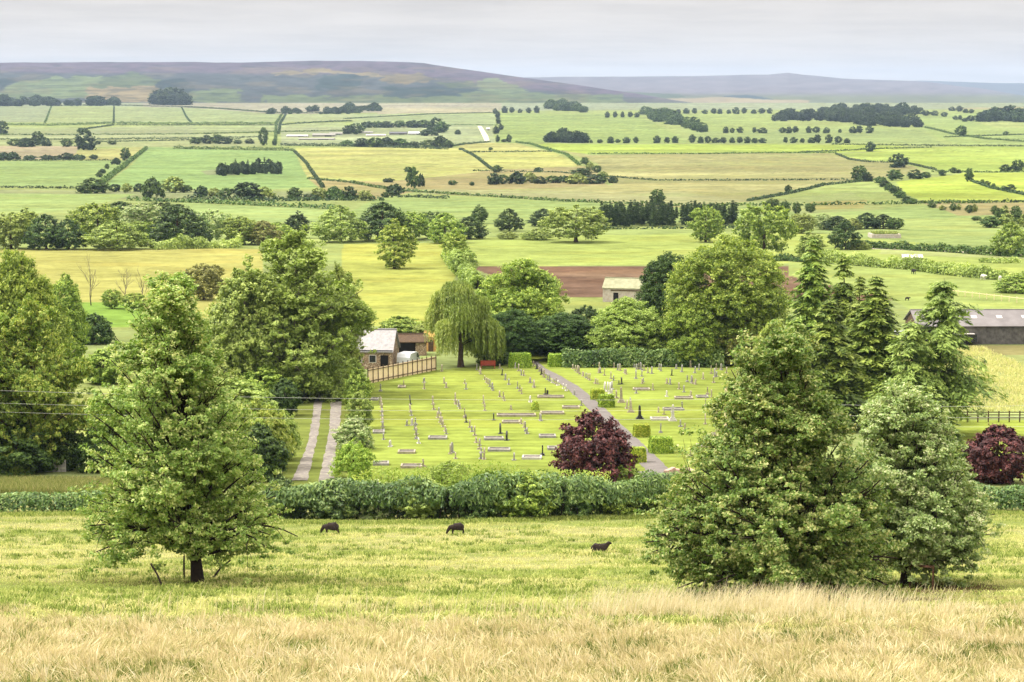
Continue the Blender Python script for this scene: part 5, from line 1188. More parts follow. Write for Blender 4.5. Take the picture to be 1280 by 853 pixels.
# kerb sets round single graves
def kerb(px, py, wpx, dpx, m, label, zoom=None):
    if zoom: px, py = zoom(px, py)
    p = hit(px, py); q = hit(px, py - dpx); L = wpx * mpp(p.y); D = min(max(q.y - p.y, .7), 1.35); L *= .88; b = MB(); t = .14
    for sx, sy, lx, ly in ((0, -D / 2, L, t), (0, D / 2, L, t), (-L / 2 + t / 2, 0, t, D - t), (L / 2 - t / 2, 0, t, D - t)): b.box((sx, sy, .05), (lx, ly, .28))
    r = thing('grave_kerb', label, 'grave kerb', p + Vector((0, D / 2, 0)), rg.gauss(0, .03), 'kerbed graves'); link('kerb_frame', b.mesh('kerb_frame'), m, r)
    g = MB(); g.box((0, 0, .06), (L - 2 * t - .01, D - t - .01, .1)); link('gravel_bed', g.mesh('gravel_bed'), GRAVEL if m is not STONE else TARMAC, r)
for a in [(150, 325, 11, 3, GREY, 'small pale kerbed grave at the top of the row along the lane shrubs', Z1), (175, 545, 17, 5, GREY, 'pale kerbed grave by the lane shrubs at mid lawn', Z1), (570, 585, 27, 4, GREY, 'long pale kerbed grave at the end of its row', Z1),
          (362, 680, 25, 3, STONE, 'narrow kerbed grave in the lower lawn corner', Z1), (190, 758, 23, 5, GREY, 'pale kerbed grave beside the bright lime shrub', Z1), (395, 776, 31, 3, STONE, 'flat sunken kerb above the hedge bush', Z1), (945, 590, 28, 5, GREY, 'upper of two big kerbed graves in the middle lawn', Z1),
          (980, 665, 32, 6, GREY, 'lower of two big kerbed graves in the middle lawn', Z1), (1095, 432, 56, 4, STONE, 'longest kerbed grave, left of the small round bush', Z1), (1060, 478, 26, 2, STONE, 'thin dark kerb under the longest kerbed grave', Z1), (1200, 718, 28, 4, WHITE, 'white kerbed grave with a dark cross near the copper-leaved bush', Z1), (330, 242, 11, 2, STONE, 'little kerb under the timber fence', Z1),
          (140, 285, 38, 5, STONE, 'wide kerbed grave behind the dark pair beside the path', Z2), (265, 350, 25, 3, STONE, 'kerbed grave touching the path edge', Z2), (150, 385, 34, 4, STONE, 'long kerbed grave right of the small round bush', Z2), (120, 530, 24, 5, GREY, 'kerbed grave half hidden by the copper-leaved bush', Z2), (150, 605, 14, 3, GREY, 'small kerb against the copper-leaved bush', Z2),
          (960, 292, 26, 3, STONE, 'kerbed grave in the middle of the barn-side lawn', Z2), (1075, 285, 17, 2, GREY, 'small kerb near the big ragged tree', Z2), (895, 362, 28, 3, GREY, 'kerbed grave in front of the white obelisk', Z2), (812, 422, 26, 4, WHITE, 'white kerbed grave behind the dark obelisk', Z2), (700, 238, 24, 2, STONE, 'thin kerb behind the pale tall stones', Z2), (1165, 520, 14, 3, STONE, 'kerb at the branches of the big ragged tree', Z2), (1075, 590, 16, 3, STONE, 'low kerb beyond the largest clipped cube', Z2)]:
    kerb(*a)

# ------------------------------------------------------------------ buildings
SLATE = solid('slate_grey', (176, 174, 176), (138, 136, 140), 2.5, .6, .4, c3=(150, 148, 138))
RUBBLE = solid('rubble_stone', (176, 150, 124), (104, 88, 72), 2.2, .95, .8, c3=(196, 182, 160))
PALEST = solid('barn_stone_pale', (206, 200, 190), (164, 156, 146), 1.6, .95, .6, c3=(170, 150, 132))
MOSSY = solid('roof_mossy', (168, 168, 138), (138, 140, 110), 1.3, .95, .5)
TIMBER = solid('timber_pale', (250, 232, 194), (232, 206, 162), 3, .9, .2)
TIMBERD = solid('timber_dark', (104, 84, 62), (70, 56, 44), 4, .9, .2)
DARK = solid('interior_dark', (26, 24, 22), (16, 15, 14), 2, .95)
CLAD = solid('weathered_boards', (128, 126, 122), (74, 72, 70), 1.1, .9, .3)
BROWNR = solid('sheet_roof_brown', (132, 128, 128), (110, 106, 106), .5, .8, .1)
PALE = solid('rooflight_pale', (226, 220, 214), (208, 202, 196), 2, .5)
VAN = solid('van_white', (224, 230, 236), (210, 216, 222), 2, .35, spec=.5)
RED = solid('paint_red', (188, 76, 56), (160, 60, 44), 3, .6)
BENCHR = solid('bench_red_wood', (166, 78, 56), (136, 60, 44), 6, .7)
LOGS = solid('logs_brown', (176, 124, 88), (96, 70, 54), 9, .95, .5)
STRAWB = solid('timber_golden', (222, 178, 110), (196, 148, 84), 3, .9)
GLASS = solid('glass_dark', (40, 46, 52), (30, 34, 40), 2, .15, spec=.6)
RUST = solid('rust', (110, 72, 50), (62, 46, 38), 14, .8)
TYRE = solid('rubber_black', (28, 28, 28), (20, 20, 20), 5, .9)
def gable_house(name, label, cat, p, rz, L, D, eave, ridge, wallm, roofm, over=.25, th=.14):
    r = thing(name, label, cat, p, rz); b = MB()
    b.prism([(-D / 2, -1.2), (D / 2, -1.2), (D / 2, eave), (0, ridge - .02), (-D / 2, eave)], 'x', -L / 2, L / 2); wl = link('wall', b.mesh('wall'), wallm, r)
    b = MB(); sl_ = (ridge - eave) / (D / 2); e = over
    for s in (-1, 1):
        q = [(s * (D / 2 + e), eave - sl_ * e + .01), (0, ridge + .01), (0, ridge + th), (s * (D / 2 + e), eave - sl_ * e + th)]
        b.prism(q if s > 0 else q[::-1], 'x', -L / 2 - e, L / 2 + e)
    b.box((0, 0, ridge + th), (L + 2 * e, .3, .12))
    rf = link('roof', b.mesh('roof'), roofm, r); return r, wl, rf
def panel(name, c, d, mat, parent, rz=0):
    b = MB(); b.box(c, d, rz); return link(name, b.mesh(name), mat, parent)
# cottage beside the lane
p = hit(470, 463); p = Vector((p.x - 2.6, p.y + 4.5, 0)); p.z = float(hgt(p.x, p.y))
r, wl, rf = gable_house('stone_cottage', 'low stone cottage with a pale slate roof half hidden by the olive tree', 'cottage', p, math.radians(-6), 9.6, 5.6, 2.35, 4.7, RUBBLE, SLATE)
for x in (-2.6, .6, 2.4):
    f = panel('window', (x, -2.83, 1.35), (.95, .08, 1.0), PALE, wl); panel('pane', (x, -2.885, 1.35), (.78, .03, .84), GLASS, f)
panel('door', (3.9, -2.83, .8), (1.0, .08, 2.0), DARK, wl); panel('gutter', (0, -3.1, 2.42), (10, .12, .12), DARK, rf)
# yard behind the timber fence
p = hit(508, 452); q = Vector((p.x, p.y + 9, 0)); q.z = float(hgt(q.x, q.y))
r, wl, rf = gable_house('yard_shed', 'low open-fronted shed with a dark roof in the cottage yard', 'shed', q, .1, 4.4, 3, 1.9, 2.7, RUBBLE, TIMBERD)
panel('opening', (-.4, -1.53, 1.0), (2.2, .06, 1.5), DARK, wl)
def van(px, py, body_m, label, L=4.2, Wd=1.8, Hh=1.9, rz=0, dark=False):
    p = hit(px, py); r = thing('parked_van', label, 'van', p, rz); b = MB()
    prof = [(-L / 2, .4), (-L / 2, Hh * .72), (-L / 2 + .25, Hh * .97), (L * .16, Hh), (L * .29, Hh * .93), (L * .40, Hh * .58), (L / 2 - .05, Hh * .48), (L / 2, .45)]
    b.prism([(a, c) for a, c in prof], 'y', -Wd / 2, Wd / 2); link('body', b.mesh('body'), body_m, r)
    for s in (-1, 1):
        b = MB(); b.prism([(L * .14, Hh * .62), (L * .14, Hh * .9), (L * .27, Hh * .88), (L * .36, Hh * .62)], 'y', s * (Wd / 2 + .01) - .01, s * (Wd / 2 + .01) + .01); link('window', b.mesh('window'), GLASS, r)
        for x in (-L * .31, L * .31):
            b = MB(); b.tube([(x, s * (Wd / 2 - .12), .33), (x, s * (Wd / 2 + .04), .33)], .33, 14); link('wheel', b.mesh('wheel'), TYRE, r)
    b = MB(); b.prism([(L * .30, Hh * .92), (L * .305, Hh * .94), (L * .405, Hh * .61), (L * .40, Hh * .59)], 'y', -Wd / 2 + .12, Wd / 2 - .12); link('windscreen', b.mesh('windscreen'), GLASS, r)
van(511, 459, VAN, 'white van parked beside the timber fence in the cottage yard', 3.4, 1.8, 1.95, 1.2)
p = hit(523, 447); q = Vector((p.x, p.y + 5, 0)); q.z = float(hgt(q.x, q.y))
r = thing('garden_machine', 'small red machine with a raised hopper in the cottage yard', 'machine', q, .3); b = MB(); b.box((0, 0, 1.0), (1.2, .9, .8), taper=1.3); link('hopper', b.mesh('hopper'), RED, r); b = MB(); b.box((0, 0, .45), (1.3, .8, .3)); link('chassis', b.mesh('chassis'), TIMBERD, r)
for x in (-.45, .45):
    b = MB(); b.tube([(x, -.5, .25), (x, .5, .25)], .25, 12); link('wheel', b.mesh('wheel'), TYRE, r)
p = hit(537, 446); q = Vector((p.x, p.y + 8, 0)); q.z = float(hgt(q.x, q.y))
r, wl, rf = gable_house('timber_hut', 'golden timber hut at the willow end of the yard', 'hut', q, -.2, 1.9, 1.8, 2.0, 2.6, STRAWB, STRAWB, .1, .08); panel('door', (.1, -.93, .85), (.7, .05, 1.6), TIMBERD, wl)
def logpile(px, py, dy, n, label, wid):
    p = hit(px, py); q = Vector((p.x, p.y + dy, 0)); q.z = float(hgt(q.x, q.y)); b = MB(); rr = random.Random(px)
    for i in range(n):
        row = i // 9; x = (i % 9 - 4) * wid / 9 + (row % 2) * .1; b.tube([(x, -.6 + rr.uniform(-.1, .1), .14 + row * .22), (x + rr.uniform(-.05, .05), .6, .14 + row * .22)], rr.uniform(.1, .15), 7)
    tag(link('log_pile', b.mesh('log_pile'), LOGS, loc=q), label, 'log pile')
logpile(502, 447, 17, 63, 'stack of reddish logs behind the white van', 2.6); logpile(516, 446, 18, 45, 'lower stack of reddish logs behind the yard shed', 2.2)
p = hit(489, 458); r = thing('yard_trailer', 'dark brown open trailer between cottage and white van', 'trailer', p + Vector((0, 2.2, 0)), .2); b = MB(); b.box((0, 0, .9), (1.5, 1.5, .9)); link('box', b.mesh('box'), LOGS, r); b = MB(); b.box((0, 0, 1.36), (1.3, 1.3, .02)); link('load', b.mesh('load'), DARK, r)
for s in (-1, 1):
    b = MB(); b.tube([(0, s * .72, .3), (0, s * .9, .3)], .3, 12); link('wheel', b.mesh('wheel'), TYRE, r)
# ruined field barn
p = hit(783, 378); q = Vector((p.x, p.y + 2, 0)); q.z = float(hgt(q.x, q.y))
r, wl, rf = gable_house('field_barn', 'pale stone field barn with a mossy roof below the ploughed field', 'barn', q, math.radians(-16), 7.4, 4.6, 2.5, 4.1, PALEST, MOSSY, .12)
panel('door', (-1.3, -2.32, .85), (.9, .08, 1.75), DARK, wl); panel('lintel', (.6, -2.33, 2.15), (5.6, .1, .2), TIMBERD, wl)
panel('slit', (-3.72, 0, 2.0), (.06, .3, .6), DARK, wl)
# hut far off by the hedge
p = hit(1140, 327); r, wl, rf = gable_house('stone_hut', 'small pale stone hut beside the hedge in the valley pasture', 'hut', p, -.06, 4.6, 2.6, 1.0, 1.55, PALEST, PALE, .1, .08); panel('opening', (-1.0, -1.33, .5), (.7, .05, .8), DARK, wl)
# long farm shed
p = hit(1225, 431); q = Vector((p.x + 1.5, p.y + 5, 0)); q.z = float(hgt(q.x, q.y))
r, wl, rf = gable_house('farm_shed', 'long farm shed with weathered board cladding and a brown sheet roof', 'farm shed', q, .02, 20.5, 9, 2.75, 4.5, CLAD, BROWNR, .35, .1)
b = MB()
for i in range(82): b.box((-8 + i * .22, -4.53 - .012 * (i % 2), 1.35), (.17, .05, 2.6))
link('boarding', b.mesh('boarding'), CLAD, r)
b = MB(); b.prism([(-4.5, 0), (4.5, 0), (4.5, 2.7), (0, 4.4), (-4.5, 2.7)], 'x', -10.32, -10.26); link('gable_board', b.mesh('gable_board'), TIMBERD, r)
for x in (-5.5, -1.9, 1.7, 5.3, 8.4):
    s_ = (4.5 - 2.75) / 4.5; b = MB(); b.box((x, -2.2, 2.75 + s_ * 2.3 + .135), (.75, .9, .03), M=Matrix.Rotation(math.atan(s_), 3, 'X')); link('rooflight', b.mesh('rooflight'), PALE, rf)
panel('opening', (-8.9, -4.53, 1.2), (1.7, .06, 2.3), DARK, wl)
p = hit(1207, 431); r = thing('cattle_trailer', 'dark box trailer with a pale top against the long farm shed', 'trailer', p, 0.02)
b = MB(); b.box((0, 0, .95), (2.9, 1.5, 1.1)); link('box', b.mesh('box'), GLASS, r); b = MB(); b.box((-.1, 0, 1.56), (2.5, 1.3, .1)); link('cover', b.mesh('cover'), PALE, r); b = MB(); b.tube([(-1.4, 0, .45), (-2.3, 0, .45)], .05, 6); link('tow_bar', b.mesh('tow_bar'), DARK, r)
for s in (-1, 1):
    b = MB(); b.tube([(0, s * .7, .33), (0, s * .85, .33)], .33, 12); link('wheel', b.mesh('wheel'), TYRE, r)
van(1127, 426, VAN, 'pale car parked at the brown gable of the farm shed', 3.8, 1.7, 1.45, .1)
# glasshouse farm far off
for i, (x, y, wpx, hpx, mm, lab) in enumerate([(372, 171.5, 26, 2.6, PALE, 'long pale glasshouse of the far farm'), (405, 171, 28, 4, GREY, 'grey far-farm shed joined to the glasshouse'), (420, 168.5, 16, 2.6, GREY, 'short pale shed at the end of the far farm'), (396, 175, 44, 2, GREY, 'lowest long grey roof of the far farm'), (470, 170.5, 24, 2.4, PALE, 'white roof of the far farm between dark woods'), (456, 167, 20, 2.4, GREY, 'grey shed in the wood of the far farm'), (520, 168.5, 18, 3.4, VAN, 'bright white gabled shed of the far farm'), (498, 168.5, 22, 3.4, GLASS, 'blue-dark shed beside the bright white one'), (610, 163, 4, 3, PALE, 'tiny pale hut by the far road')]):
    p = hit(x, y); k = mpp(p.y); r, wl, rf = gable_house('far_shed', lab, 'farm building', p, .05 * (i % 3 - 1), wpx * k, 9, hpx * k * .5, hpx * k, GREY if mm is not GLASS else CLAD, mm, .3, .2)
    panel('opening', (wpx * k * .2, -4.53, hpx * k * .2), (wpx * k * .3, .1, hpx * k * .35), DARK, wl)
# walled sheepfold topped with bushes
p = hit(1108, 298); k = mpp(p.y); Ls, Ds = 36 * k, 7.0; r = thing('sheepfold', 'low stone-walled enclosure with yellowish scrub in the green valley field', 'sheepfold', p + Vector((0, Ds / 2, 0)))
b = MB()
for c, d in (((0, -Ds / 2, .5), (Ls, .6, 1.2)), ((0, Ds / 2, .5), (Ls, .6, 1.2)), ((-Ls / 2 + .3, 0, .5), (.6, Ds - .6, 1.2)), ((Ls / 2 - .3, 0, .5), (.6, Ds - .6, 1.2))): b.box(c, d)
link('stone_wall', b.mesh('stone_wall'), PALEST, r)
rng = np.random.default_rng(5); n = 2600; P = np.stack([(rng.random(n) - .5) * (Ls - 1.2), (rng.random(n) - .5) * (Ds - 1.2), .2 + 1.5 * rng.random(n)], 1)
link('scrub', leaf_mesh('scrub', leaves(P, unit(rng.normal(size=(n, 3)) + np.array((0, 0, .8))), .25, .5, rng), rng.random(n)), LM['farolive'], r)

# ------------------------------------------------------------------ fences, walls, rails
def post_fence(name, label, a, b_, n, ph, rails, mat, pw=.1, parent_pale=None, lean=0):
    A, B = hit(*a), hit(*b_); r = thing(name, label, 'fence', (0, 0, 0)); pts = [A.lerp(B, i / (n - 1)) for i in range(n)]
    for q in pts: q.z = float(hgt(q.x, q.y))
    for q in pts:
        b = MB(); b.box((q.x, q.y, q.z + ph / 2 - .1), (pw, pw, ph + .2)); link('post', b.mesh('post'), mat, r)
    dr = (B - A).normalized(); ang = math.atan2(dr.y, dr.x)
    for z in rails:
        b = MB()
        for i in range(n - 1):
            m = (pts[i] + pts[i + 1]) / 2; d = pts[i + 1] - pts[i]; b.box((m.x + .07 * math.sin(ang), m.y - .07 * math.cos(ang), m.z + z), (d.length, .035, .09), M=d.to_track_quat('X', 'Z').to_matrix())
        link('rail', b.mesh('rail'), mat, r)
    return r, pts, ang
r, pts, ang = post_fence('timber_fence', 'pale close-boarded timber fence curving round the cottage yard', (460, 480), (545, 463), 15, 1.95, (.3, 1.6), TIMBERD, .12)
b = MB(); A, B = pts[0], pts[-1]; L = (B - A).length; nb = int(L / .16)
for i in range(nb):
    q = A.lerp(B, (i + .5) / nb); z = float(hgt(q.x, q.y)); b.box((q.x - .03 * math.sin(ang), q.y + .03 * math.cos(ang), z + .88 + .02 * math.sin(i * 2.3)), (.15, .025, 1.72), rz=ang)
link('board', b.mesh('board'), TIMBER, r)
post_fence('rail_fence', 'post and rail fence along the bottom of the hay meadow', (1196, 528), (1340, 528), 12, 1.15, (.45, .75, 1.02), TIMBERD, .11)
post_fence('rail_fence', 'thin wire fence with posts in the pasture above the farm shed', (1180, 368), (1300, 382), 14, 1.1, (.9,), TIMBER, .09)
post_fence('paling_fence', 'white paling fence below the ash trees', (58, 590), (82, 590), 14, 1.0, (.3, .85), WHITE, .09)
r, pts, ang = post_fence('tree_rail', 'rusty single rail on a leaning post beside the silvery green tree', (1137, 735), (1166, 738), 2, 1.0, (.95,), RUST, .06)
for (px, py, h_, tx, ty, lab) in ((230, 723, 1.0, .02, 0, 'upright dark stake close to the lone pasture tree trunk'), (205, 735, 1.0, -.55, .1, 'leaning dark stake left of the lone pasture tree'), (262, 724, .8, .9, .2, 'broken slanting stake right of the lone pasture tree trunk')):
    p = hit(px, py); b = MB(); b.tube([(0, 0, -.15), (tx * .5, ty * .5, h_ * .55), (tx, ty, h_)], [.05, .045, .04], 6); tag(link('wooden_stake', b.mesh('wooden_stake'), BARKD, loc=p), lab, 'stake')
def drywall(name, label, pp, h_, mat, wd=.5):
    pts = hedge_pts(pp, .6); b = MB(); rr = random.Random(3)
    for i in range(len(pts) - 1):
        m = (pts[i] + pts[i + 1]) / 2; d = pts[i + 1] - pts[i]; hh = h_ * rr.uniform(.85, 1.12); z = float(hgt(m.x, m.y)); b.box((m.x, m.y, z + hh / 2 - .1), (d.length * 1.0 - .004, wd * rr.uniform(.9, 1.1), hh + .2), rz=math.atan2(d.y, d.x))
    return tag(link(name, b.mesh(name), mat), label, 'wall')
drywall('stone_wall', 'tiny curved pinkish wall at the path fork', [(832, 599), (842, 596), (856, 597), (868, 601)], .75, solid('wall_pinkish', (206, 176, 160), (166, 140, 126), 3, .9, .4), .35)
drywall('stone_wall', 'pale coping wall showing behind the laurel-like hedge near the path fork', [(800, 606), (830, 605), (866, 605)], .6, GREY, .4)
# bench
p = hit(610, 461); r = thing('park_bench', 'red wooden bench against the dark bush under the willow', 'bench', p, 0)
for nm, c, d in (('seat', (0, 0, .45), (1.9, .5, .06)), ('backrest', (0, .25, .75), (1.9, .06, .5))): panel(nm, c, d, BENCHR, r)
for x in (-.85, .85): panel('leg', (x, 0, .2), (.09, .5, .46), BENCHR, r)

# ------------------------------------------------------------------ power line
p = hit(912, 598); TOP = 7.6
r = thing('power_pole', 'pale twin wooden power poles half hidden by the big ragged tree', 'power pole', p)
ytop = p.y
for x in (-.35, .35):
    b = MB(); b.tube([(x, 0, -.4), (x, 0, TOP)], [.14, .10], 8); link('pole', b.mesh('pole'), TIMBER, r)
zs = []
for j, py in enumerate((499, 512, 523)):
    vv = (CY - py) / F; zw = CAMZ + p.y * (-sP + vv * cP) / (cP + vv * sP); zs.append(zw)
    b = MB(); b.box((0, -.16, zw - p.z - .12), (1.0, .1, .1)); arm = link('crossarm', b.mesh('crossarm'), TIMBERD, r); b = MB(); b.tube([(0, -.16, zw - p.z - .07), (0, -.16, zw - p.z)], [.06, .04], 8); link('insulator', b.mesh('insulator'), WHITE, arm)
WIRE = solid('wire_galvanised', (214, 216, 210), (196, 198, 192), 3, .4, metal=0, spec=.5)
def wire(a, b_, sag, label, rad=.008):
    b = MB(); pts = []
    for i in range(41):
        t = i / 40; q = Vector(a).lerp(Vector(b_), t); q.z -= sag * 4 * t * (1 - t); pts.append(q)
    b.tube(pts, rad, 5); tag(link('power_cable', b.mesh('power_cable'), WIRE), label, 'cable', 'overhead cables')
for j, (nm, pl) in enumerate((('top', 486.5), ('middle', 502.5), ('lowest', 513.5))):
    vv = (CY - pl) / F; Yl = p.y + 2; zl = CAMZ + Yl * (-sP + vv * cP) / (cP + vv * sP); xl = Yl * (-60 - CX) / F
    wire((xl, Yl, zl), (p.x, p.y - .16, zs[j]), .35, f'{nm} pale overhead cable crossing in front of the ash and olive trees')
    wire((p.x, p.y - .16, zs[j]), (p.x + 30, p.y + 4, zs[j] - .9 - .1 * j), .4, f'{nm} overhead cable continuing from the twin poles past the conifers')

# ------------------------------------------------------------------ animals: one continuous skinned body each
def skinned(name, verts, edges, radii, sub=2):
    me = bpy.data.meshes.new(name); me.from_pydata(verts, edges, []); o = bpy.data.objects.new(name, me); COL.objects.link(o)
    m = o.modifiers.new('skin', 'SKIN'); m.use_smooth_shade = True
    for i, rr in enumerate(radii):
        me.skin_vertices[0].data[i].radius = (rr, rr) if not isinstance(rr, tuple) else rr
        me.skin_vertices[0].data[i].use_root = (i == 0)
    s = o.modifiers.new('sub', 'SUBSURF'); s.levels = sub; s.render_levels = sub
    dg = bpy.context.evaluated_depsgraph_get(); dg.update()
    nm = bpy.data.meshes.new_from_object(o.evaluated_get(dg)); bpy.data.objects.remove(o)
    nm.polygons.foreach_set('use_smooth', [True] * len(nm.polygons)); nm.name = name; return nm
WOOL = solid('wool_black', (62, 50, 44), (34, 27, 24), 14, .98, .8); HIDEW = solid('hide_white', (230, 226, 214), (200, 196, 184), 3, .9); HIDEB = solid('hide_black', (34, 30, 30), (22, 20, 20), 6, .8)
def sheep_mesh(pose):
    # faces +x; body, neck, head, four jointed legs
    if pose == 'lie': z = .23
    else: z = .56
    V = [(-.05, 0, z), (-.42, 0, z + .02), (.34, 0, z + .01), (-.55, 0, z + .02)]; E = [(0, 1), (0, 2), (1, 3)]; R = [.27, .25, .23, .10]
    if pose == 'graze': hd = [(.52, 0, z - .02), (.66, 0, z - .22), (.74, 0, z - .42), (.80, 0, z - .50)]
    else: hd = [(.48, 0, z + .2), (.56, 0, z + .36), (.68, 0, z + .38), (.80, 0, z + .30)]
    b = len(V); V += hd; E += [(2, b), (b, b + 1), (b + 1, b + 2), (b + 2, b + 3)]; R += [.15, .105, .09, .055]
    for s in (-1, 1):
        b = len(V); V += [(hd[1][0] - .03, s * .10, hd[1][2] + .04), (hd[1][0] - .06, s * .20, hd[1][2] + .03)]; E += [(5, b), (b, b + 1)]; R += [.03, .022]
    if pose != 'lie':
        for s in (-1, 1):
            b = len(V); V += [(.30, s * .12, .38), (.31, s * .13, .20), (.30, s * .13, .0)]; E += [(2, b), (b, b + 1), (b + 1, b + 2)]; R += [.085, .042, .036]
            b = len(V); V += [(-.40, s * .13, .40), (-.50, s * .14, .22), (-.46, s * .14, .0)]; E += [(1, b), (b, b + 1), (b + 1, b + 2)]; R += [.11, .045, .036]
    else:
        for s in (-1, 1):
            b = len(V); V += [(.36, s * .2, .12), (.52, s * .18, .06)]; E += [(2, b), (b, b + 1)]; R += [.07, .04]
            b = len(V); V += [(-.30, s * .26, .12), (-.1, s * .28, .06)]; E += [(1, b), (b, b + 1)]; R += [.09, .04]
    return skinned('sheep', V, E, R)
SG, SLY = sheep_mesh('graze'), sheep_mesh('lie')
def animal(name, me, mat, px, py, rz, s, label, cat, group):
    p = hit(px, py); o = link(name, me, mat, loc=p, rz=rz); o.scale = (s, s, s); return tag(o, label, cat, group)
g_ = 'black sheep in the near pasture'
animal('sheep', SG, WOOL, 414, 668, PI - .1, .86, 'black sheep grazing with its head down below the laurel hedge near the lane', 'sheep', g_)
animal('sheep', SG, WOOL, 571, 668, PI + .2, .82, 'black sheep grazing in the open middle of the pasture', 'sheep', g_)
animal('sheep', SLY, WOOL, 749, 690, -.15, .84, 'black sheep lying down with its head raised', 'sheep', g_)
animal('sheep', SG, WOOL, 207, 668, PI - .4, .85, 'black sheep half hidden behind the leaves of the lone pasture tree', 'sheep', g_)
def cow_mesh():
    V = [(0, 0, 1.05), (-.65, 0, 1.1), (.6, 0, 1.08), (-.85, 0, 1.05)]; E = [(0, 1), (0, 2), (1, 3)]; R = [.40, .36, .33, .16]
    b = len(V); V += [(.95, 0, 1.15), (1.2, 0, 1.2), (1.45, 0, 1.05)]; E += [(2, b), (b, b + 1), (b + 1, b + 2)]; R += [.2, .17, .1]
    for s in (-1, 1):
        b = len(V); V += [(.55, s * .2, .7), (.56, s * .2, .38), (.55, s * .2, 0)]; E += [(2, b), (b, b + 1), (b + 1, b + 2)]; R += [.14, .075, .07]
        b = len(V); V += [(-.6, s * .22, .75), (-.78, s * .22, .42), (-.72, s * .22, 0)]; E += [(1, b), (b, b + 1), (b + 1, b + 2)]; R += [.18, .08, .07]
    return skinned('cow', V, E, R)
CW = cow_mesh(); g_ = 'cattle in the valley pasture'
animal('cow', CW, HIDEW, 1229, 350, -1.1, .8, 'white cow standing before the hedge, nearer to the stone hut', 'cow', g_)
animal('cow', CW, HIDEW, 1250, 352, 1.3, .8, 'white cow beside the dark bush clump', 'cow', g_)
animal('cow', CW, HIDEB, 1142, 343, -1.3, .8, 'black cow standing under the hedge below the stone hut', 'cow', g_)
animal('cow', CW, HIDEB, 1134, 376, .2, .45, 'small black calf at the edge of the ploughed field', 'cow', g_)
# ------------------------------------------------------------------ grass of the near hillside
def grassmat(name, cols, trans=.35):
    m, nt, N, out = newmat(name); at = nd(nt, 'ShaderNodeAttribute'); at.attribute_name = 'tint'
    col = ramp_(nt, at.outputs['Fac'], [(i / (len(cols) - 1), lin(c) * .8) for i, c in enumerate(cols)])
    d = nd(nt, 'ShaderNodeBsdfDiffuse'); t = nd(nt, 'ShaderNodeBsdfTranslucent'); nt.links.new(col, d.inputs[0]); nt.links.new(col, t.inputs[0])
    mx = nd(nt, 'ShaderNodeMixShader'); mx.inputs[0].default_value = trans; nt.links.new(d.outputs[0], mx.inputs[1]); nt.links.new(t.outputs[0], mx.inputs[2]); nt.links.new(mx.outputs[0], out.inputs[0]); return m
def blades(name, label, X, Y, H, wd, lean, tint, mat, seed, cat='grass'):
    rng = np.random.default_rng(seed); n = len(X); Z = hgt(X, Y) - .02
    a = rng.random(n) * PI; bx, by = np.cos(a) * wd / 2, np.sin(a) * wd / 2
    lx, ly = lean[0] * H, lean[1] * H
    b0 = np.stack([X - bx, Y - by, Z], 1); b1 = np.stack([X + bx, Y + by, Z], 1)
    m0 = np.stack([X - bx * .8 + lx * .3, Y - by * .8 + ly * .3, Z + H * .6], 1); m1 = np.stack([X + bx * .8 + lx * .3, Y + by * .8 + ly * .3, Z + H * .6], 1)
    drp = np.sqrt(np.clip(1 - (lean[0] ** 2 + lean[1] ** 2) * .45, .2, 1)); w3 = .3
    t0 = np.stack([X - bx * w3 + lx, Y - by * w3 + ly, Z + H * drp], 1); t1 = np.stack([X + bx * w3 + lx, Y + by * w3 + ly, Z + H * drp], 1)
    V = np.stack([b0, b1, m0, m1, t0, t1], 1).reshape(-1, 3); i = np.arange(n)[:, None] * 6
    Fc = np.concatenate([i + np.array((0, 1, 3, 2)), i + np.array((2, 3, 5, 4))], 1).reshape(-1, 4)
    me = mk_mesh(name, V, Fc, {'tint': ('FLOAT', np.repeat(tint, 6))})
    return tag(link(name, me, mat), label, cat, kind='stuff')
STRAWM = grassmat('grass_straw', [(92, 116, 48), (154, 158, 90), (208, 194, 140), (230, 216, 168), (244, 236, 202)])
MEADM = grassmat('grass_pasture', [(86, 110, 44), (150, 170, 82), (206, 212, 126), (228, 224, 152), (234, 222, 172)])
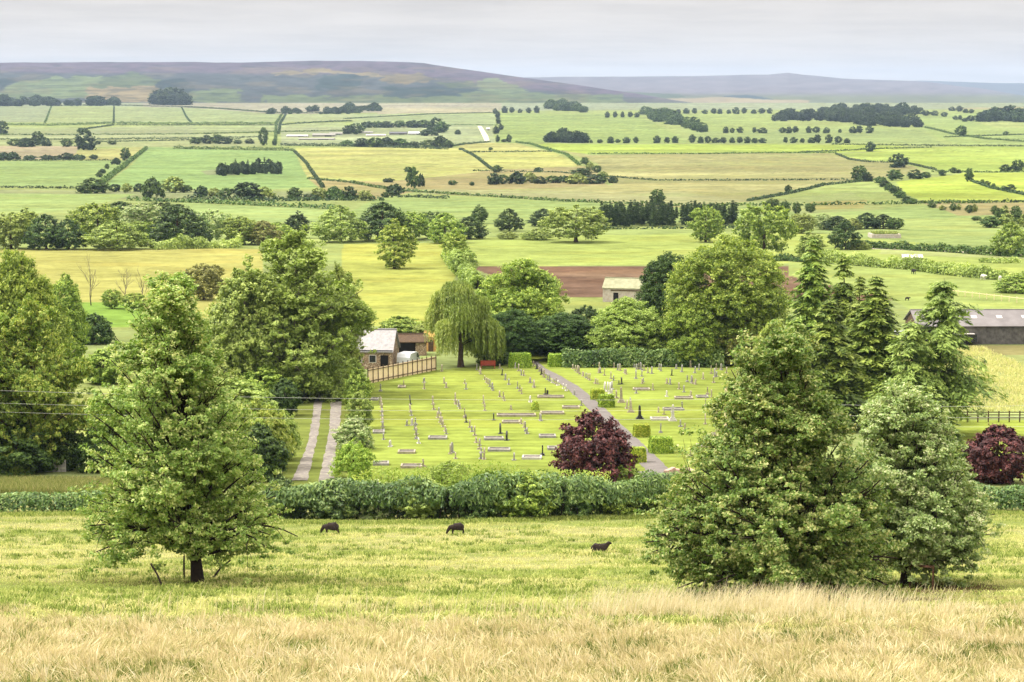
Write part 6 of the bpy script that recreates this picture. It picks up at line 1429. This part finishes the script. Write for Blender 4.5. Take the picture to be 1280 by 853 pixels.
def tall_grass():
    rng = np.random.default_rng(77)
    # tussocks: blades that lean outwards from their own root
    nt_ = 9600; ty = 34 + 48 * rng.random(nt_); tx = (rng.random(nt_) - .5) * 2 * (ty * .31 + 5); nb_ = 62
    tr = .10 + .22 * rng.random(nt_); th = .55 + .75 * rng.random(nt_) ** 1.5; tg = (fbm(tx / 2.6, ty / 1.6, 97, 3) > .50 + .18 * rng.random(nt_)) | (rng.random(nt_) < .13 + .3 * smooth(58, 72, ty) + .22 * smooth(52, 44, ty)); tt = rng.random(nt_)
    idx = np.repeat(np.arange(nt_), nb_); n0 = len(idx); a = rng.random(n0) * 2 * PI; rr = np.abs(rng.normal(size=n0)) * tr[idx]
    X1 = tx[idx] + np.cos(a) * rr; Y1 = ty[idx] + np.sin(a) * rr; out_ = np.clip(rr / tr[idx] * .45, 0, .9) + .1 * rng.random(n0)
    wa = fbm(tx / 4, ty / 4, 103, 3) * 7 - 1.2
    lx1 = np.cos(a) * out_ + np.cos(wa[idx]) * .30 + .10; ly1 = np.sin(a) * out_ + np.sin(wa[idx]) * .22
    H1 = th[idx] * (.15 + .32 * rng.random(n0)) * (1 - .3 * tg[idx]); t1 = np.clip(.22 + .34 * tt[idx] + .46 * rng.random(n0) - np.where(tg[idx], .46, 0), 0, 1)
    # and a lower sward between them
    N = 220000; Y2 = 34 + 48 * rng.random(N); X2 = (rng.random(N) - .5) * 2 * (Y2 * .31 + 5); k2 = rng.random(N) < smooth(.3, .6, fbm(X2 / 1.1, Y2 / 1.1, 91, 3)); X2, Y2 = X2[k2], Y2[k2]; N = len(X2)
    H2 = .10 + .24 * rng.random(N); t2 = np.clip(.12 + .65 * rng.random(N), 0, 1)
    X = np.concatenate([X1, X2]); Y = np.concatenate([Y1, Y2]); H = np.concatenate([H1, H2]); T = np.concatenate([t1, t2])
    lx = np.concatenate([lx1, rng.normal(size=N) * .5]); ly = np.concatenate([ly1, rng.normal(size=N) * .5])
    edge = 60 + (fbm(X / 6, Y / 4, 33, 4) - .5) * 30; edge = np.where(X > 3, edge + 7 * smooth(3, 8, X), edge)
    keep = rng.random(len(X)) < smooth(edge + 10, edge - 6, Y)
    X, Y, H, T, lx, ly = X[keep], Y[keep], H[keep], T[keep], lx[keep], ly[keep]; n = len(X)
    blades('tall_grass', 'tall dry straw-coloured grass with green tufts on the hillside brow', X, Y, H, .017 + .012 * rng.random(n), (lx, ly), T, STRAWM, 5)
    # seed-head plumes standing along the brow before the big ragged tree
    m = 21000; Xs = np.concatenate([rng.normal(c, s_, k) for c, s_, k in ((5.6, .8, 4500), (8.2, .9, 6000), (10.2, .7, 4000), (12.6, .9, 3000), (3.4, .6, 2000), (-2, 8, 1500))]); Ys = 69.5 + rng.normal(size=m) * 2.8
    cl = fbm(Xs / .8, Ys / .8, 107, 3); k = rng.random(m) < .6 * smooth(.46, .62, cl); Xs, Ys = Xs[k], Ys[k]; m = len(Xs)
    blades('seeding_grass', 'tall pale seeding grass plumes standing in front of the big ragged tree', Xs, Ys, .45 + .65 * rng.random(m) ** 1.3, np.full(m, .014), (.18 + rng.normal(size=m) * .2, rng.normal(size=m) * .15), np.clip(.62 + .4 * rng.random(m), 0, 1), STRAWM, 6)
def pasture():
    rng = np.random.default_rng(78); N = 540000
    Y = 58 + (150 - 58) * rng.random(N) ** 1.25; X = (rng.random(N) - .5) * 2 * (Y * .30 + 5)
    g = fbm(X / 7, Y / 3.2, 21, 4); g2 = fbm(X / 1.5, Y / .9, 27, 3); tus = fbm(X / .9, Y / .7, 29, 3)
    keep = rng.random(N) < .25 + .75 * smooth(.42, .62, tus); X, Y, g, g2, tus = X[keep], Y[keep], g[keep], g2[keep], tus[keep]; n = len(X)
    for (px, py, rr) in ((1010, 752, 4.5), (1150, 735, 3.5)):
        p = hit(px, py); k = ((X - p.x) ** 2 + (Y - p.y) ** 2 > rr ** 2) | (rng.random(len(X)) < .2); X, Y, g, g2, tus = X[k], Y[k], g[k], g2[k], tus[k]
    n = len(X); H = (.06 + .12 * rng.random(n)) * (.6 + .9 * smooth(.45, .75, tus)) * (1 + .5 * (rng.random(n) < .04))
    tint = np.clip(.36 + .34 * smooth(.36, .62, .65 * g + .35 * g2) + .3 * (rng.random(n) - .5), 0, 1)
    blades('pasture_grass', 'short grazed pasture grass, yellow-green with little tussocks', X, Y, H, .03 + .02 * rng.random(n), (rng.normal(size=n) * .5, rng.normal(size=n) * .5), tint, MEADM, 7)
    nt_ = 4600; ty = 62 + 84 * rng.random(nt_) ** 1.2; tx = (rng.random(nt_) - .5) * 2 * (ty * .30 + 5); kk = fbm(tx / 9, ty / 5, 121, 3) > .38 + .2 * rng.random(nt_); tx, ty = tx[kk], ty[kk]; nt_ = len(tx)
    i = np.repeat(np.arange(nt_), 34); m = len(i); sx_ = (.12 + .5 * rng.random(nt_) ** 2)[i]; X = tx[i] + rng.normal(size=m) * sx_; Y = ty[i] + rng.normal(size=m) * .12
    blades('tussock_grass', 'ungrazed grass tussocks, tinted dark for their shadows, scattered over the sheep pasture', X, Y, .10 + .17 * rng.random(m), .03 + .02 * rng.random(m), (rng.normal(size=m) * .4, rng.normal(size=m) * .4), np.clip(.02 + .34 * rng.random(m) + .1 * (rng.random(m) < .1), 0, 1), MEADM, 17)  # the dark tint paints the small shadows between and under tussocks
tall_grass(); pasture()
def verge(seed=9):
    # unmown grass along the foot of the hedges
    rng = np.random.default_rng(seed); A = []
    for pp in ([(332, 653), (560, 654), (884, 644)], [(-60, 645), (150, 643)], [(1190, 640), (1340, 645)]):
        pts = hedge_pts(pp, .5)
        for q in pts: A.append((q.x, q.y))
    A = np.array(A); idx = rng.integers(0, len(A), 26000); X = A[idx, 0] + rng.normal(size=26000) * .4; Y = A[idx, 1] - .4 + rng.normal(size=26000) * .5; n = len(X)
    blades('verge_grass', 'unmown grass along the feet of the hedges', X, Y, .10 + .22 * rng.random(n), np.full(n, .035), (rng.normal(size=n) * .3, rng.normal(size=n) * .3), np.clip(.05 + .45 * rng.random(n), 0, 1), MEADM, 8)
    P = hit(40, 606); X = (rng.random(20000) - .5) * 16 + hit(50, 608).x; Y = hit(40, 618).y + rng.random(20000) * (hit(40, 603).y - hit(40, 618).y)
    blades('bank_grass', 'dry tan grass bank below the ash trees', X, Y, .3 + .4 * rng.random(20000), np.full(20000, .04), (rng.normal(size=20000) * .3, rng.normal(size=20000) * .3), np.clip(.02 + .36 * rng.random(20000), 0, 1), STRAWM, 11)
    X = np.interp(rng.random(40000), [0, 1], [hit(1140, 480).x, hit(1330, 480).x]); Y = hit(1230, 515).y + rng.random(40000) * (hit(1230, 436).y - hit(1230, 515).y); k = rng.random(40000) < .2 + .8 * smooth(.4, .6, fbm(X / 2, Y / 4, 111, 3)); X, Y = X[k], Y[k]; n = len(X)
    blades('hay_grass', 'pale yellow standing hay in the meadow below the farm shed', X, Y, .25 + .35 * rng.random(n), np.full(n, .07), (rng.normal(size=n) * .4, rng.normal(size=n) * .4), np.clip(.4 + .5 * rng.random(n), 0, 1), MEADM, 12)
verge()
